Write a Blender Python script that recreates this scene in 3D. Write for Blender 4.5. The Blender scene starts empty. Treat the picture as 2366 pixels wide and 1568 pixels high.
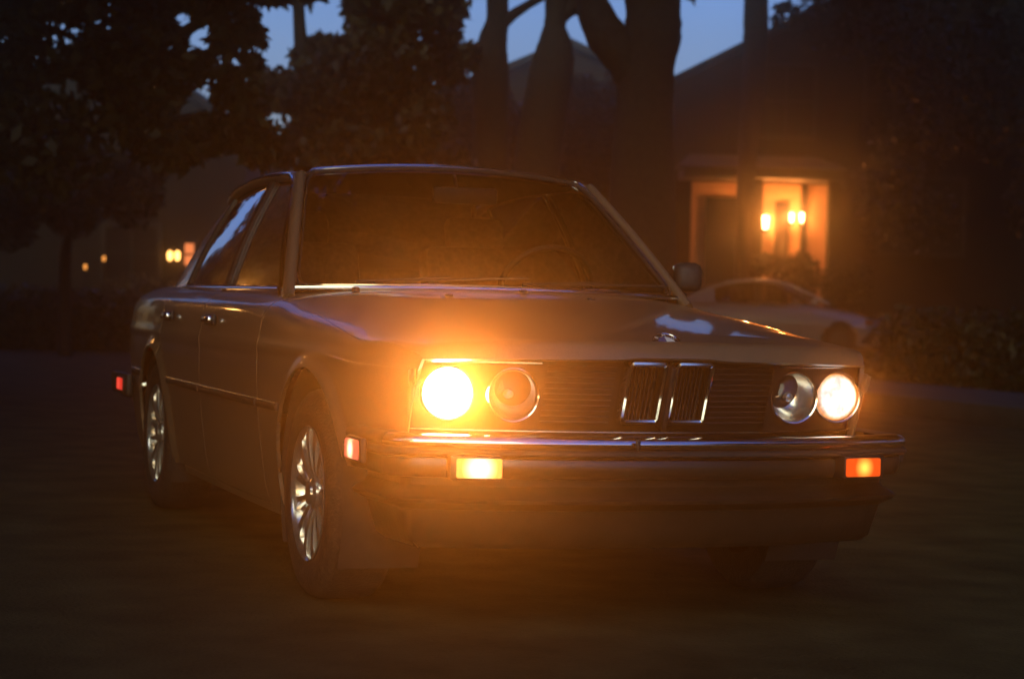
# tuning values
SUNROT = 215.; SUNEL = 14.; SKYTINT = (1., 1.03, 1.9); SKYSTR = .074; SUNE = .55; SUNC = (1., .97, .52); BEAM = 52.; BEAMANG = 74.
HAZE = .007; HAZECOL = (.95, .86, .55); ANISO = .955; EXPO = 2.2
EK = .25; BUP = 7.; BCOL = (1., .27, .04)
VS = 'EQUIANGULAR'; NOMESH = True
import bpy, bmesh, math, random
from mathutils import Vector, Matrix
random.seed(7)
R = math.radians
sc = bpy.context.scene
COL = sc.collection

# ------------------------------------------------------------ materials
MATS = {}
def new_mat(name):
    m = bpy.data.materials.new(name); m.use_nodes = True
    nt = m.node_tree; nt.nodes.clear()
    out = nt.nodes.new('ShaderNodeOutputMaterial')
    MATS[name] = m
    return m, nt, out
def pbr(name, col, rough=.5, metal=0., coat=0., spec=.5, noise=None, bump=None, coatrough=.05):
    """noise=(scale, amount) varies the colour, bump=(scale, strength)"""
    m, nt, out = new_mat(name)
    b = nt.nodes.new('ShaderNodeBsdfPrincipled')
    b.inputs['Base Color'].default_value = (*col, 1); b.inputs['Roughness'].default_value = rough
    b.inputs['Metallic'].default_value = metal; b.inputs['Coat Weight'].default_value = coat
    b.inputs['Coat Roughness'].default_value = coatrough
    b.inputs['Specular IOR Level'].default_value = spec
    tc = nt.nodes.new('ShaderNodeTexCoord')
    if noise:
        n = nt.nodes.new('ShaderNodeTexNoise'); n.inputs['Scale'].default_value = noise[0]; n.inputs['Detail'].default_value = 6
        nt.links.new(tc.outputs['Object'], n.inputs['Vector'])
        r = nt.nodes.new('ShaderNodeValToRGB')
        a = noise[1]
        r.color_ramp.elements[0].color = (*[c*(1-a) for c in col], 1); r.color_ramp.elements[1].color = (*[min(1, c*(1+a)) for c in col], 1)
        r.color_ramp.elements[0].position = .3; r.color_ramp.elements[1].position = .7
        nt.links.new(n.outputs['Fac'], r.inputs['Fac']); nt.links.new(r.outputs['Color'], b.inputs['Base Color'])
    if bump:
        n = nt.nodes.new('ShaderNodeTexNoise'); n.inputs['Scale'].default_value = bump[0]; n.inputs['Detail'].default_value = 4
        nt.links.new(tc.outputs['Object'], n.inputs['Vector'])
        bp = nt.nodes.new('ShaderNodeBump'); bp.inputs['Strength'].default_value = bump[1]; bp.inputs['Distance'].default_value = .02
        nt.links.new(n.outputs['Fac'], bp.inputs['Height']); nt.links.new(bp.outputs['Normal'], b.inputs['Normal'])
    nt.links.new(b.outputs[0], out.inputs['Surface'])
    return m
def emit(name, col, strength, grad=None, pattern=None):
    """a lit lamp; grad=(inner, outer radius in metres, edge factor, edge colour) about the object's origin"""
    m, nt, out = new_mat(name)
    e = nt.nodes.new('ShaderNodeEmission'); e.inputs['Color'].default_value = (*col, 1); strength = strength*EK; e.inputs['Strength'].default_value = strength
    if grad:
        tc = nt.nodes.new('ShaderNodeTexCoord'); ln = nt.nodes.new('ShaderNodeVectorMath'); ln.operation = 'LENGTH'
        nt.links.new(tc.outputs['Object'], ln.inputs[0])
        mr = nt.nodes.new('ShaderNodeMapRange'); mr.inputs['From Min'].default_value = grad[0]; mr.inputs['From Max'].default_value = grad[1]
        mr.inputs['To Min'].default_value = strength; mr.inputs['To Max'].default_value = strength*grad[2]
        nt.links.new(ln.outputs['Value'], mr.inputs['Value']); nt.links.new(mr.outputs[0], e.inputs['Strength'])
        mx = nt.nodes.new('ShaderNodeMix'); mx.data_type = 'RGBA'
        mx.inputs[6].default_value = (*col, 1); mx.inputs[7].default_value = (*grad[3], 1)
        m2 = nt.nodes.new('ShaderNodeMapRange'); m2.inputs['From Min'].default_value = grad[0]; m2.inputs['From Max'].default_value = grad[1]
        nt.links.new(ln.outputs['Value'], m2.inputs['Value']); nt.links.new(m2.outputs[0], mx.inputs[0])
        nt.links.new(mx.outputs[2], e.inputs['Color'])
    nt.links.new(e.outputs[0], out.inputs['Surface'])
    return m
def lens_lit(name, strength):
    """lit dipped lamp: nearly white with dirty patches on the glass and an amber rim"""
    m = emit(name, (1., .93, .84), strength, (.054, .0675, .55, (1., .34, .05)))
    nt = m.node_tree; e = [n for n in nt.nodes if n.type == 'EMISSION'][0]
    tc = nt.nodes.new('ShaderNodeTexCoord'); n = nt.nodes.new('ShaderNodeTexNoise'); n.inputs['Scale'].default_value = 28; n.inputs['Detail'].default_value = 5
    w = nt.nodes.new('ShaderNodeTexWave'); w.inputs['Scale'].default_value = 22; w.bands_direction = 'X'; w.inputs['Distortion'].default_value = 1.
    nt.links.new(tc.outputs['Object'], n.inputs['Vector']); nt.links.new(tc.outputs['Object'], w.inputs['Vector'])
    mr = nt.nodes.new('ShaderNodeMapRange'); mr.inputs['From Min'].default_value = .36; mr.inputs['From Max'].default_value = .52; mr.inputs['To Min'].default_value = .62; mr.inputs['To Max'].default_value = 1.2
    nt.links.new(n.outputs['Fac'], mr.inputs['Value'])
    m2 = nt.nodes.new('ShaderNodeMapRange'); m2.inputs['To Min'].default_value = .92; m2.inputs['To Max'].default_value = 1.08; nt.links.new(w.outputs['Fac'], m2.inputs['Value'])
    a = nt.nodes.new('ShaderNodeMath'); a.operation = 'MULTIPLY'; nt.links.new(mr.outputs[0], a.inputs[0]); nt.links.new(m2.outputs[0], a.inputs[1])
    b = nt.nodes.new('ShaderNodeMath'); b.operation = 'MULTIPLY'; nt.links.new(a.outputs[0], b.inputs[0]); nt.links.new(e.inputs['Strength'].links[0].from_socket, b.inputs[1])
    nt.links.new(b.outputs[0], e.inputs['Strength']); return m
def glass(name, tint, rough=.02, ior=1.5):
    m, nt, out = new_mat(name)
    g = nt.nodes.new('ShaderNodeBsdfGlossy'); g.inputs['Roughness'].default_value = rough
    t = nt.nodes.new('ShaderNodeBsdfTransparent'); t.inputs['Color'].default_value = (*tint, 1)
    f = nt.nodes.new('ShaderNodeFresnel'); f.inputs['IOR'].default_value = ior
    mx = nt.nodes.new('ShaderNodeMixShader')
    nt.links.new(f.outputs[0], mx.inputs[0]); nt.links.new(t.outputs[0], mx.inputs[1]); nt.links.new(g.outputs[0], mx.inputs[2])
    nt.links.new(mx.outputs[0], out.inputs['Surface'])
    return m

PAINT = pbr('bronze_paint', (.20, .130, .080), .38, .25, .55, .35, noise=(900, .35), coatrough=.04)
CHROME = pbr('chrome', (.78, .77, .75), .10, 1.)
CHROME_DULL = pbr('chrome_dull', (.55, .54, .52), .22, 1., noise=(30, .15))
BLACK = pbr('black_plastic', (.008, .008, .008), .5, noise=(60, .3), bump=(400, .08))
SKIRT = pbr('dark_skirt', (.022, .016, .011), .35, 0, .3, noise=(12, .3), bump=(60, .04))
REFL = pbr('lamp_reflector', (.92, .90, .86), .24, .85)
RUBBER = pbr('rubber', (.018, .017, .016), .6, noise=(40, .3))
TYRE = pbr('tyre_rubber', (.015, .014, .013), .75, noise=(25, .4), bump=(120, .3))
DARK = pbr('dark_interior', (.018, .015, .013), .8, noise=(20, .3))
SEAT = pbr('seat_cloth', (.10, .075, .055), .9, noise=(50, .3), bump=(200, .2))
GLASS = glass('window_glass', (.55, .58, .55))
CLEARGL = glass('lamp_glass', (.92, .93, .92), .03)
ALLOY = pbr('alloy', (.75, .73, .70), .20, .9, noise=(20, .2))
ALLOYDARK = pbr('alloy_dark', (.05, .05, .05), .5, .6)
LAMP_ON = emit('headlamp_lit', (1., .80, .48), 30.)
LAMP_DIM = lens_lit('headlamp_lit_dim', 1.25)
AMBER = emit('amber_lit', (1., .36, .05), 2.6, (.008, .036, .33, (1., .10, .01)))
AMBER_L = emit('amber_lit_bright', (1., .62, .30), 5.5, (.012, .05, .4, (1., .28, .05)))
MARK = emit('marker_lit', (1., .62, .36), 3.0, (.010, .040, .3, (1., .16, .08)))
REDL = emit('red_lit', (1., .10, .06), .95, (.01, .05, .7, (1., .05, .03)))
AMB_OFF = pbr('amber_plastic', (.5, .14, .02), .2, 0, .6)
REDOFF = pbr('red_plastic', (.35, .02, .015), .2, 0, .6)
WHITE = pbr('badge_white', (.75, .75, .75), .25, 0, 1.)
BLUE = pbr('badge_blue', (.02, .07, .22), .25, 0, 1.)

# ------------------------------------------------------------ mesh helpers
def mk(name, verts, faces, mat, parent=None, smooth=35, mats=None, fmat=None):
    me = bpy.data.meshes.new(name)
    me.from_pydata([tuple(v) for v in verts], [], faces); me.validate(); me.update()
    if mats:
        for m in mats: me.materials.append(m)
        if fmat:
            for p, i in zip(me.polygons, fmat): p.material_index = i
    else: me.materials.append(mat)
    if smooth:
        me.polygons.foreach_set('use_smooth', [True]*len(me.polygons))
        me.set_sharp_from_angle(angle=R(smooth))
    o = bpy.data.objects.new(name, me); COL.objects.link(o)
    if parent: o.parent = parent
    return o
class MB:
    def __init__(s): s.v = []; s.f = []
    def add(s, v, f):
        n = len(s.v); s.v += [tuple(p) for p in v]; s.f += [tuple(i+n for i in q) for q in f]; return s
    def box(s, c, d, rot=None, bev=0.):
        bm = bmesh.new(); bmesh.ops.create_cube(bm, size=1.)
        for v in bm.verts: v.co = Vector((v.co.x*d[0], v.co.y*d[1], v.co.z*d[2]))
        if bev: bmesh.ops.bevel(bm, geom=bm.edges[:], offset=bev, segments=2, affect='EDGES', profile=.5)
        M = Matrix.Translation(Vector(c)) @ (rot.to_4x4() if rot else Matrix.Identity(4))
        bm.transform(M); bm.verts.ensure_lookup_table()
        s.add([v.co.copy() for v in bm.verts], [[v.index for v in f.verts] for f in bm.faces]); bm.free(); return s
    def tube(s, pts, rad, seg=10, closed=False, up=None, sq=(1, 1)):
        pts = [Vector(p) for p in pts]; n = len(pts)
        rad = rad if isinstance(rad, (list, tuple)) else [rad]*n
        vs = []; fs = []; prev = None
        for i, p in enumerate(pts):
            if closed: t = pts[(i+1) % n]-pts[i-1]
            else: t = pts[min(i+1, n-1)]-pts[max(i-1, 0)]
            t.normalize()
            a = Vector(up) if up else (prev if prev else (Vector((0, 0, 1)) if abs(t.z) < .9 else Vector((1, 0, 0))))
            b = t.cross(a).normalized(); a = b.cross(t).normalized(); prev = a
            for k in range(seg):
                th = 2*math.pi*(k+.5)/seg
                vs.append(p+(a*math.cos(th)*sq[0]+b*math.sin(th)*sq[1])*rad[i])
        m = n if closed else n-1
        for i in range(m):
            for k in range(seg):
                fs.append((i*seg+k, i*seg+(k+1) % seg, ((i+1) % n)*seg+(k+1) % seg, ((i+1) % n)*seg+k))
        if not closed:
            fs.append(tuple(range(seg))[::-1]); fs.append(tuple((n-1)*seg+k for k in range(seg)))
        return s.add(vs, fs)
    def lathe(s, prof, seg=32, M=None, capped=False):
        """prof = [(radius, y)] about the local Y axis"""
        vs = []; fs = []; n = len(prof)
        for r, y in prof:
            for k in range(seg):
                th = 2*math.pi*k/seg; p = Vector((r*math.cos(th), y, r*math.sin(th)))
                vs.append(M @ p if M else p)
        for i in range(n-1):
            for k in range(seg):
                fs.append((i*seg+k, i*seg+(k+1) % seg, (i+1)*seg+(k+1) % seg, (i+1)*seg+k))
        if capped: fs.append(tuple((n-1)*seg+k for k in range(seg)))
        return s.add(vs, fs)
    def grid(s, fn, us, ws):
        vs = [fn(u, w) for u in us for w in ws]; m = len(ws)
        fs = [(i*m+j, (i+1)*m+j, (i+1)*m+j+1, i*m+j+1) for i in range(len(us)-1) for j in range(m-1)]
        return s.add(vs, fs)
    def mirrored(s):
        o = MB(); o.v = [(-x, y, z) for x, y, z in s.v]; o.f = [tuple(reversed(f)) for f in s.f]; return o
    def build(s, name, mat, parent=None, smooth=35): return mk(name, s.v, s.f, mat, parent, smooth)
def lin(a, b, n): return [a+(b-a)*i/(n-1) for i in range(n)]
def interp(tab, x):
    if x <= tab[0][0]: return tab[0][1]
    for (a, b), (c, d) in zip(tab, tab[1:]):
        if x <= c:
            t = (x-a)/(c-a); return b+(d-b)*t
    return tab[-1][1]
def sinterp(tab, x):
    """smooth (Catmull-Rom) table"""
    n = len(tab)
    if x <= tab[0][0]: return tab[0][1]
    if x >= tab[-1][0]: return tab[-1][1]
    for i in range(n-1):
        if x <= tab[i+1][0]:
            x0, y0 = tab[i]; x1, y1 = tab[i+1]; h = x1-x0; t = (x-x0)/h
            m0 = (y1-tab[i-1][1])/(x1-tab[i-1][0]) if i > 0 else (y1-y0)/h
            m1 = (tab[i+2][1]-y0)/(tab[i+2][0]-x0) if i < n-2 else (y1-y0)/h
            return (2*t**3-3*t*t+1)*y0+(t**3-2*t*t+t)*h*m0+(-2*t**3+3*t*t)*y1+(t**3-t*t)*h*m1
def sstep(a, b, x):
    t = max(0., min(1., (x-a)/(b-a))); return t*t*(3-2*t)
def empty(name, loc=(0, 0, 0), rz=0.):
    o = bpy.data.objects.new(name, None); COL.objects.link(o); o.location = loc; o.rotation_euler = (0, 0, rz); o.empty_display_size = .3
    return o
def tag(o, label, cat, group=None):
    o['label'] = label; o['category'] = cat
    if group: o['group'] = group
    return o
def struct(o, kind='structure'): o['kind'] = kind; return o
def fix(o, normals=True):
    bm = bmesh.new(); bm.from_mesh(o.data); bmesh.ops.remove_doubles(bm, verts=bm.verts[:], dist=1e-5)
    bmesh.ops.recalc_face_normals(bm, faces=bm.faces[:]); bm.to_mesh(o.data); bm.free(); return o

# ------------------------------------------------------------ camera
CAMP = Vector((-2.337, -5.26, .912)); YAW, PITCH, ROLL, FPX = .3425, -.019, .0263, 4800.
fw = Vector((math.sin(YAW)*math.cos(PITCH), math.cos(YAW)*math.cos(PITCH), math.sin(PITCH)))
r0 = Vector((math.cos(YAW), -math.sin(YAW), 0)); u0 = r0.cross(fw)
rt = r0*math.cos(ROLL)+u0*math.sin(ROLL); up = u0*math.cos(ROLL)-r0*math.sin(ROLL)
cam = bpy.data.cameras.new('camera'); co = bpy.data.objects.new('camera', cam); COL.objects.link(co)
M = Matrix((( rt.x, up.x, -fw.x, CAMP.x), (rt.y, up.y, -fw.y, CAMP.y), (rt.z, up.z, -fw.z, CAMP.z), (0, 0, 0, 1)))
co.matrix_world = M
cam.sensor_width = 36; cam.lens = FPX/2366*36; cam.clip_end = 2000; cam.clip_start = .05
cam.dof.use_dof = True; cam.dof.focus_distance = 6.1; cam.dof.aperture_fstop = 4.0; cam.dof.aperture_blades = 8
sc.camera = co
def at(px, py, d):
    """the place seen at photo pixel (2366 wide) at depth d: used to survey where far things stand"""
    return CAMP+d*(fw+rt*((px-1183)/FPX)-up*((py-784)/FPX))

# ============================================================ THE CAR
W_T = [(-.02, .696), (.0, .701), (.05, .724), (.10, .741), (.2, .763), (.35, .786), (.6, .803), (.9, .812), (1.4, .825), (2.4, .832), (3.4, .826), (3.9, .812), (4.3, .782), (4.45, .755), (4.56, .71)]
ZC_T = [(-.04, .800), (.03, .806), (.2, .829), (.5, .861), (.9, .898), (1.25, .925), (1.45, .945), (1.7, .958), (2.6, .966), (3.5, .972), (4.0, .965), (4.4, .945), (4.56, .925)]
SEC = [(0, 0), (.30, -.003), (.58, -.012), (.79, -.030), (.895, -.048), (.955, -.078), (.985, -.125), (1.0, None), (1.0, None), (.99, None), (.972, None), (.95, None), (.915, None)]
SECZ = {7: .72, 8: .625, 9: .50, 10: .38, 11: .27, 12: .19}
def W(y): return sinterp(W_T, y)
def cr(p0, p1, p2, p3, t):
    return tuple(.5*((2*b)+(-a+c)*t+(2*a-5*b+4*c-d)*t*t+(-a+3*b-3*c+d)*t**3) for a, b, c, d in zip(p0, p1, p2, p3))
ARCH = [(.823, .322, .372), (3.447, .322, .358)]
LIPZ = .757
def secpt(y, k):
    w = W(y); zc = sinterp(ZC_T, y); f, dz = SEC[k]
    if dz is not None and k <= 5: dz *= .42+.58*sstep(0, .55, y)
    return (f*w, SECZ[k] if dz is None else zc+dz)
def S(s, u, sg=1):
    """body surface: station s along the car, u in 0..12 round the half section"""
    k = min(int(u), 11); t = u-k
    a = secpt(s, k); b = secpt(s, k+1)
    p = secpt(s, k-1) if k else (-secpt(s, 1)[0], secpt(s, 1)[1]); q = secpt(s, k+2) if k < 11 else (b[0]*2-a[0], b[1]*2-a[1])
    x, z = cr(p, a, b, q, t)
    y = s
    if s < 1.0:
        bow = -.04+.155*(x/.68)**2
        y = s+bow*(1-s)**2
        y += max(0, LIPZ-z)*.36*(1-sstep(0, .45, s))
    # front lip of the bonnet rolls down
    if s < .05 and u < 7:
        zl = .757-.011*(x/.68)**2+.006*(1-sstep(.10, .17, x)); d = 1-s/.05
        z -= max(0, z-zl)*(1-math.sqrt(max(0, 1-d*d)))*(1-sstep(5.3, 6.5, u))
    if s < .45 and z < .47: y += .09*sstep(.47, .43, z)*(1-s/.45); x *= 1-.03*sstep(.47, .43, z)*(1-s/.45)
    # crisp shoulder crease along the side
    if u > 4: x += .006*math.exp(-((z-.742)/.018)**2)*sstep(.3, .6, y)
    # flared wheel arch lips
    for (cy, cz, cr_) in ARCH:
        d = math.hypot(y-cy, z-cz)
        if u > 4: x += .020*(1-sstep(.0, .055, d-cr_))*(1 if z > .2 else sstep(.12, .2, z))
    return Vector((x*sg, y, z))
def panel(name, parent, s0, s1, ulo, uhi, ns, nu, sg=1, both=False, mat=PAINT, gap=.0025, rim=.012, cut=False, extra=None):
    """a sheet-metal panel cut out of the body surface, its edges folded inward; s0,s1 may depend on u, ulo,uhi on s"""
    f0 = s0 if callable(s0) else (lambda u: s0); f1 = s1 if callable(s1) else (lambda u: s1)
    g0 = ulo if callable(ulo) else (lambda s: ulo); g1 = uhi if callable(uhi) else (lambda s: uhi)
    P = {}
    def pt(i, j):
        a = i/(ns-1); b = j/(nu-1)
        um = (g0(0)+g1(0))/2
        s = f0(um)+(f1(um)-f0(um))*a
        for _ in range(3):
            u = g0(s)+(g1(s)-g0(s))*b; s = f0(u)+(f1(u)-f0(u))*a
        if both:
            return S(s, abs(u), 1 if u >= 0 else -1)
        return S(s, u, sg)
    vs = [pt(i, j) for i in range(ns) for j in range(nu)]
    fs = [(i*nu+j, (i+1)*nu+j, (i+1)*nu+j+1, i*nu+j+1) for i in range(ns-1) for j in range(nu-1)]
    if cut:
        fs = [f for f in fs if not all(vs[k].y < .52 and vs[k].z < .435 for k in f)]
        for cy, cz, r in ARCH:
            ins = [math.hypot(v.y-cy, v.z-cz) < r for v in vs]
            fs = [f for f in fs if not all(ins[k] for k in f)]
            used = set(k for f in fs for k in f)
            for k in used:
                if ins[k]:
                    v = vs[k]; d = Vector((v.y-cy, v.z-cz)); d.normalize(); vs[k] = Vector((v.x, cy+d.x*r, cz+d.y*r))
    me = MB(); me.v = [tuple(v) for v in vs]; me.f = fs
    o = me.build(name, mat, parent)
    bm = bmesh.new(); bm.from_mesh(o.data); bmesh.ops.remove_doubles(bm, verts=bm.verts[:], dist=5e-4)
    loose = [v for v in bm.verts if not v.link_faces]; bmesh.ops.delete(bm, geom=loose, context='VERTS')
    bm.normal_update()
    c = Vector((0, 2.3, .5))
    tot = sum(((f.calc_center_median()-c).dot(f.normal) for f in bm.faces))
    if tot < 0: bmesh.ops.reverse_faces(bm, faces=bm.faces[:])
    bm.normal_update()
    be = [e for e in bm.edges if e.is_boundary]; bv = set(v for e in be for v in e.verts)
    nrm = {v: v.normal.copy() for v in bv}
    ret = bmesh.ops.extrude_edge_only(bm, edges=be)
    nv = [g for g in ret['geom'] if isinstance(g, bmesh.types.BMVert)]
    # pair new vertices with the old at the same place
    key = {}
    for v in bv: key[tuple(round(c_, 6) for c_ in v.co)] = nrm[v]
    for v in nv:
        n = key.get(tuple(round(c_, 6) for c_ in v.co), Vector((0, 0, 0)))
        v.co = v.co-n*rim
    bm.to_mesh(o.data); bm.free()
    o.data.polygons.foreach_set('use_smooth', [True]*len(o.data.polygons)); o.data.set_sharp_from_angle(angle=R(40))
    return o

car = empty('vintage_saloon_car'); tag(car, 'bronze brown classic saloon car with four round headlamps, the outer two glowing, in the foreground', 'car')
def uh(s): return 5.12-.22*sstep(0, .3, s)-.70*sstep(.15, 1.3, s)      # bonnet shut line
G = .006
hood = panel('bonnet', car, 0.0, lambda u: 1.335-.10*(abs(u)/4.2)**2*0+.045*(abs(u)/4.2)**2, lambda s: -uh(s)+G, lambda s: uh(s)-G, 70, 61, both=True)
# bonnet rear power-bulge edges and the cowl behind it
panel('cowl_panel', car, lambda u: 1.345+.045*(abs(u)/4.2)**2, lambda u: 1.50+.03*(abs(u)/4)**2, -4.15, 4.15, 8, 41, both=True)
for sg in (-1, 1):
    panel('front_fender', car, 0.0, 1.470, lambda s: uh(s)+G, 12, 150, 84, sg=sg, cut=True)
    panel('front_door', car, 1.478, 2.425, 3.75, 11.6, 60, 44, sg=sg)
    panel('rear_door', car, 2.433, 3.28, 3.75, 11.6, 56, 44, sg=sg, cut=True)
    panel('rear_fender', car, 3.288, 4.53, 3.75, 12, 124, 84, sg=sg, cut=True)
    panel('rocker_panel', car, 1.478, 3.0, 11.65, 12, 20, 4, sg=sg)
panel('boot_lid', car, 3.86, 4.525, -3.72, 3.72, 24, 41, both=True)
panel('rear_deck', car, 3.66, 3.852, -3.72, 3.72, 8, 41, both=True)
# inner black tub under the panels: keeps the gaps dark
mb = MB()
us = [x*.25 for x in range(0, 49)]
def tub(sg):
    def f(s, u):
        p = S(s, u, sg); w = .955
        return Vector((p.x*w, p.y+(.02 if s < .3 else 0), p.z-.022))
    return f
for sg in (-1, 1):
    g = MB().grid(tub(sg), lin(.06, 1.36, 24), [x*.25 for x in range(0, 30)])
    mb.add(g.v, g.f)
    g = MB().grid(tub(sg), lin(1.36, 3.7, 30), [x*.25 for x in range(16, 47)])
    # keep clear of the wheel housings
    g.f = [f for f in g.f if not any(math.hypot(g.v[i][1]-cy, g.v[i][2]-cz) < r+.02 for i in f for cy, cz, r in ARCH)]
    mb.add(g.v, g.f)
mb.box((0, 2.5, .24), (1.45, 3.0, .10), bev=.02)
mb.box((0, .34, .38), (1.0, .30, .22), bev=.02)
mb.build('underbody', DARK, car, 40)
# wheel housings
for cy, cz, r in ARCH:
    for sg in (-1, 1):
        h = MB(); n = 25
        ths = lin(R(-30), R(210), n)
        def fh(i, j): return Vector((sg*(.80-.24*j), cy+(r+.012)*math.cos(ths[i]), cz+(r+.012)*math.sin(ths[i])))
        vs = [fh(i, j) for i in range(n) for j in (0, 1)]
        h.add(vs, [(2*i, 2*i+1, 2*i+3, 2*i+2) for i in range(n-1)])
        vs = [Vector((sg*.56, cy, cz))]+[fh(i, 1) for i in range(n)]
        h.add(vs, [(0, i+1, i+2) for i in range(n-1)])
        h.build('wheel_housing', DARK, car)
# rear closing panel with lamps
def rearpt(u, sg, a):
    p = S(4.53, u, sg); return Vector((p.x*(1-.06*a), 4.53+.03*math.sin(a*math.pi/2), .55+(p.z-.55)*(1-.03*a)))
rb = MB()
ring = [rearpt(12-i*.5, -1, 1) for i in range(25)]+[rearpt(i*.5, 1, 1) for i in range(1, 25)]
ring0 = [rearpt(12-i*.5, -1, 0) for i in range(25)]+[rearpt(i*.5, 1, 0) for i in range(1, 25)]
n = len(ring); rb.add(ring0+ring, [(i, i+1, n+i+1, n+i) for i in range(n-1)]); rb.add(ring, [tuple(range(n))])
rb.build('rear_panel', PAINT, car)
for sg in (-1, 1):
    MB().box((sg*.50, 4.575, .70), (.34, .05, .15), bev=.012).build('tail_lamp', REDOFF, car)
MB().box((0, 4.60, .46), (1.56, .10, .11), bev=.03).build('rear_bumper', CHROME, car)
for sg in (-1, 1):
    MB().box((sg*.812, 4.34, .485), (.035, .44, .10), bev=.015).build('rear_bumper_corner', RUBBER, car)

# ---------------- grille panel
def yn(x): return -.04+.155*(x/.68)**2
def lean(z): return max(0, LIPZ-z)*.36
def gy(x, z, off=0.): return yn(x)+.028+lean(z)+off
gp = MB().grid(lambda x, z: Vector((x, gy(x, z, .035), z)), lin(-.672, .672, 41), lin(.535, .752, 8))
gp.build('grille_backing', BLACK, car)
LAMPS = [(-.597, .654), (-.427, .654), (.427, .654), (.597, .654)]
# fine horizontal grille slats between the lamps and the kidneys, a bright sill at the bottom
for sg in (-1, 1):
    sl = MB()
    for i in range(11):
        z = .578+i*.0155
        pts = [Vector((sg*x, gy(sg*x, z, .020), z)) for x in lin(.146, .352, 8)]
        sl.tube(pts, .0035, 6)
    sl.build('grille_slats', BLACK, car)
    fr = MB(); loop = []
    # lamp surround plate with two round holes is built as a ring grid round each lamp
    pl = MB()
    for cx, cz in LAMPS:
        if cx*sg < 0: continue
        half = .085; n = 64
        for rr in (0,):
            inner = []; outer = []
            for k in range(n):
                th = 2*math.pi*k/n; c, s_ = math.cos(th), math.sin(th)
                xi, zi = cx+.0755*c, cz+.0755*s_
                m = max(abs(c)/(half if c*cx < 0 or abs(cx) < .5 else .081), abs(s_)/.098); xo, zo = cx+c/m, cz+s_/m
                inner.append(Vector((xi, gy(xi, zi, .004), zi))); zo = min(zo, .7435); outer.append(Vector((xo, gy(xo, zo, .004), zo)))
            pl.add(inner+outer, [(k, (k+1) % n, n+(k+1) % n, n+k) for k in range(n)])
    pl.build('lamp_surround', BLACK, car)
for sg in (-1, 1):
    ng = MB()
    def nose(u, a):
        p = S(0., u, sg); z = p.z; xe = .679
        q = Vector((sg*xe, gy(xe, z, -.006), z)); k = a
        v = p*(1-k)+q*k; v.y -= .012*math.sin(math.pi*k); v.z = z; return v
    ng.grid(nose, lin(5.6, 9.4, 16), lin(0, 1, 10))
    fix(ng.build('headlamp_cheek', PAINT, car, 60))
gs = MB().tube([Vector((x, gy(x, .553, -.006), .553)) for x in lin(-.69, .69, 31)], .005, 8, sq=(.8, 1.6))
gs.build('grille_trim', CHROME_DULL, car)
gt = MB().tube([Vector((sx, gy(sx, .742, -.004), .742)) for sx in lin(.36, .68, 12)], .0035, 8)
gt.build('lamp_trim', CHROME_DULL, car)
MB().tube([Vector((-sx, gy(-sx, .742, -.004), .742)) for sx in lin(.36, .68, 12)], .0035, 8).build('lamp_trim', CHROME_DULL, car)

# ---------------- headlamps
def headlamp(cx, cz, lit):
    y = gy(cx, cz, -.012)
    MW = Matrix.Translation((cx, y, cz))
    b = MB().lathe([(.0755, .020), (.0765, .006), (.0745, -.004), (.0705, -.002), (.0690, .010), (.0685, .03)], 48, MW)
    h = b.build('headlamp', CHROME if not lit else CHROME_DULL, car)
    if lit:
        l = MB().lathe([(.0685, .006), (.062, -.004), (.045, -.011), (.025, -.015), (.0001, -.0165)], 40).build('lens', LAMP_ON if cx < 0 else LAMP_DIM, h)
        l.location = (cx, y, cz)
    else:
        MB().lathe([(.0685, .012), (.060, .030), (.048, .046), (.034, .057), (.018, .063), (.012, .060), (.0001, .060)], 40, MW).build('reflector', REFL, h)
        MB().lathe([(.0001, .024), (.010, .026), (.014, .036), (.012, .058)], 20, MW).build('bulb', pbr('bulb_glass', (.6, .6, .6), .1, .6), h)
        l = MB().lathe([(.0685, .006), (.062, -.003), (.045, -.010), (.025, -.014), (.0001, -.0155)], 40, MW)
        # vertical flutes pressed in the glass
        l.v = [(a, b_+.0012*math.sin((a-cx)*420)*(1 if c_ < cz else .3), c_) for a, b_, c_ in l.v]
        l.build('lens', CLEARGL, h)
    return h
for (cx, cz), lit in zip(LAMPS, (1, 0, 0, 1)): headlamp(cx, cz, lit)

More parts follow.
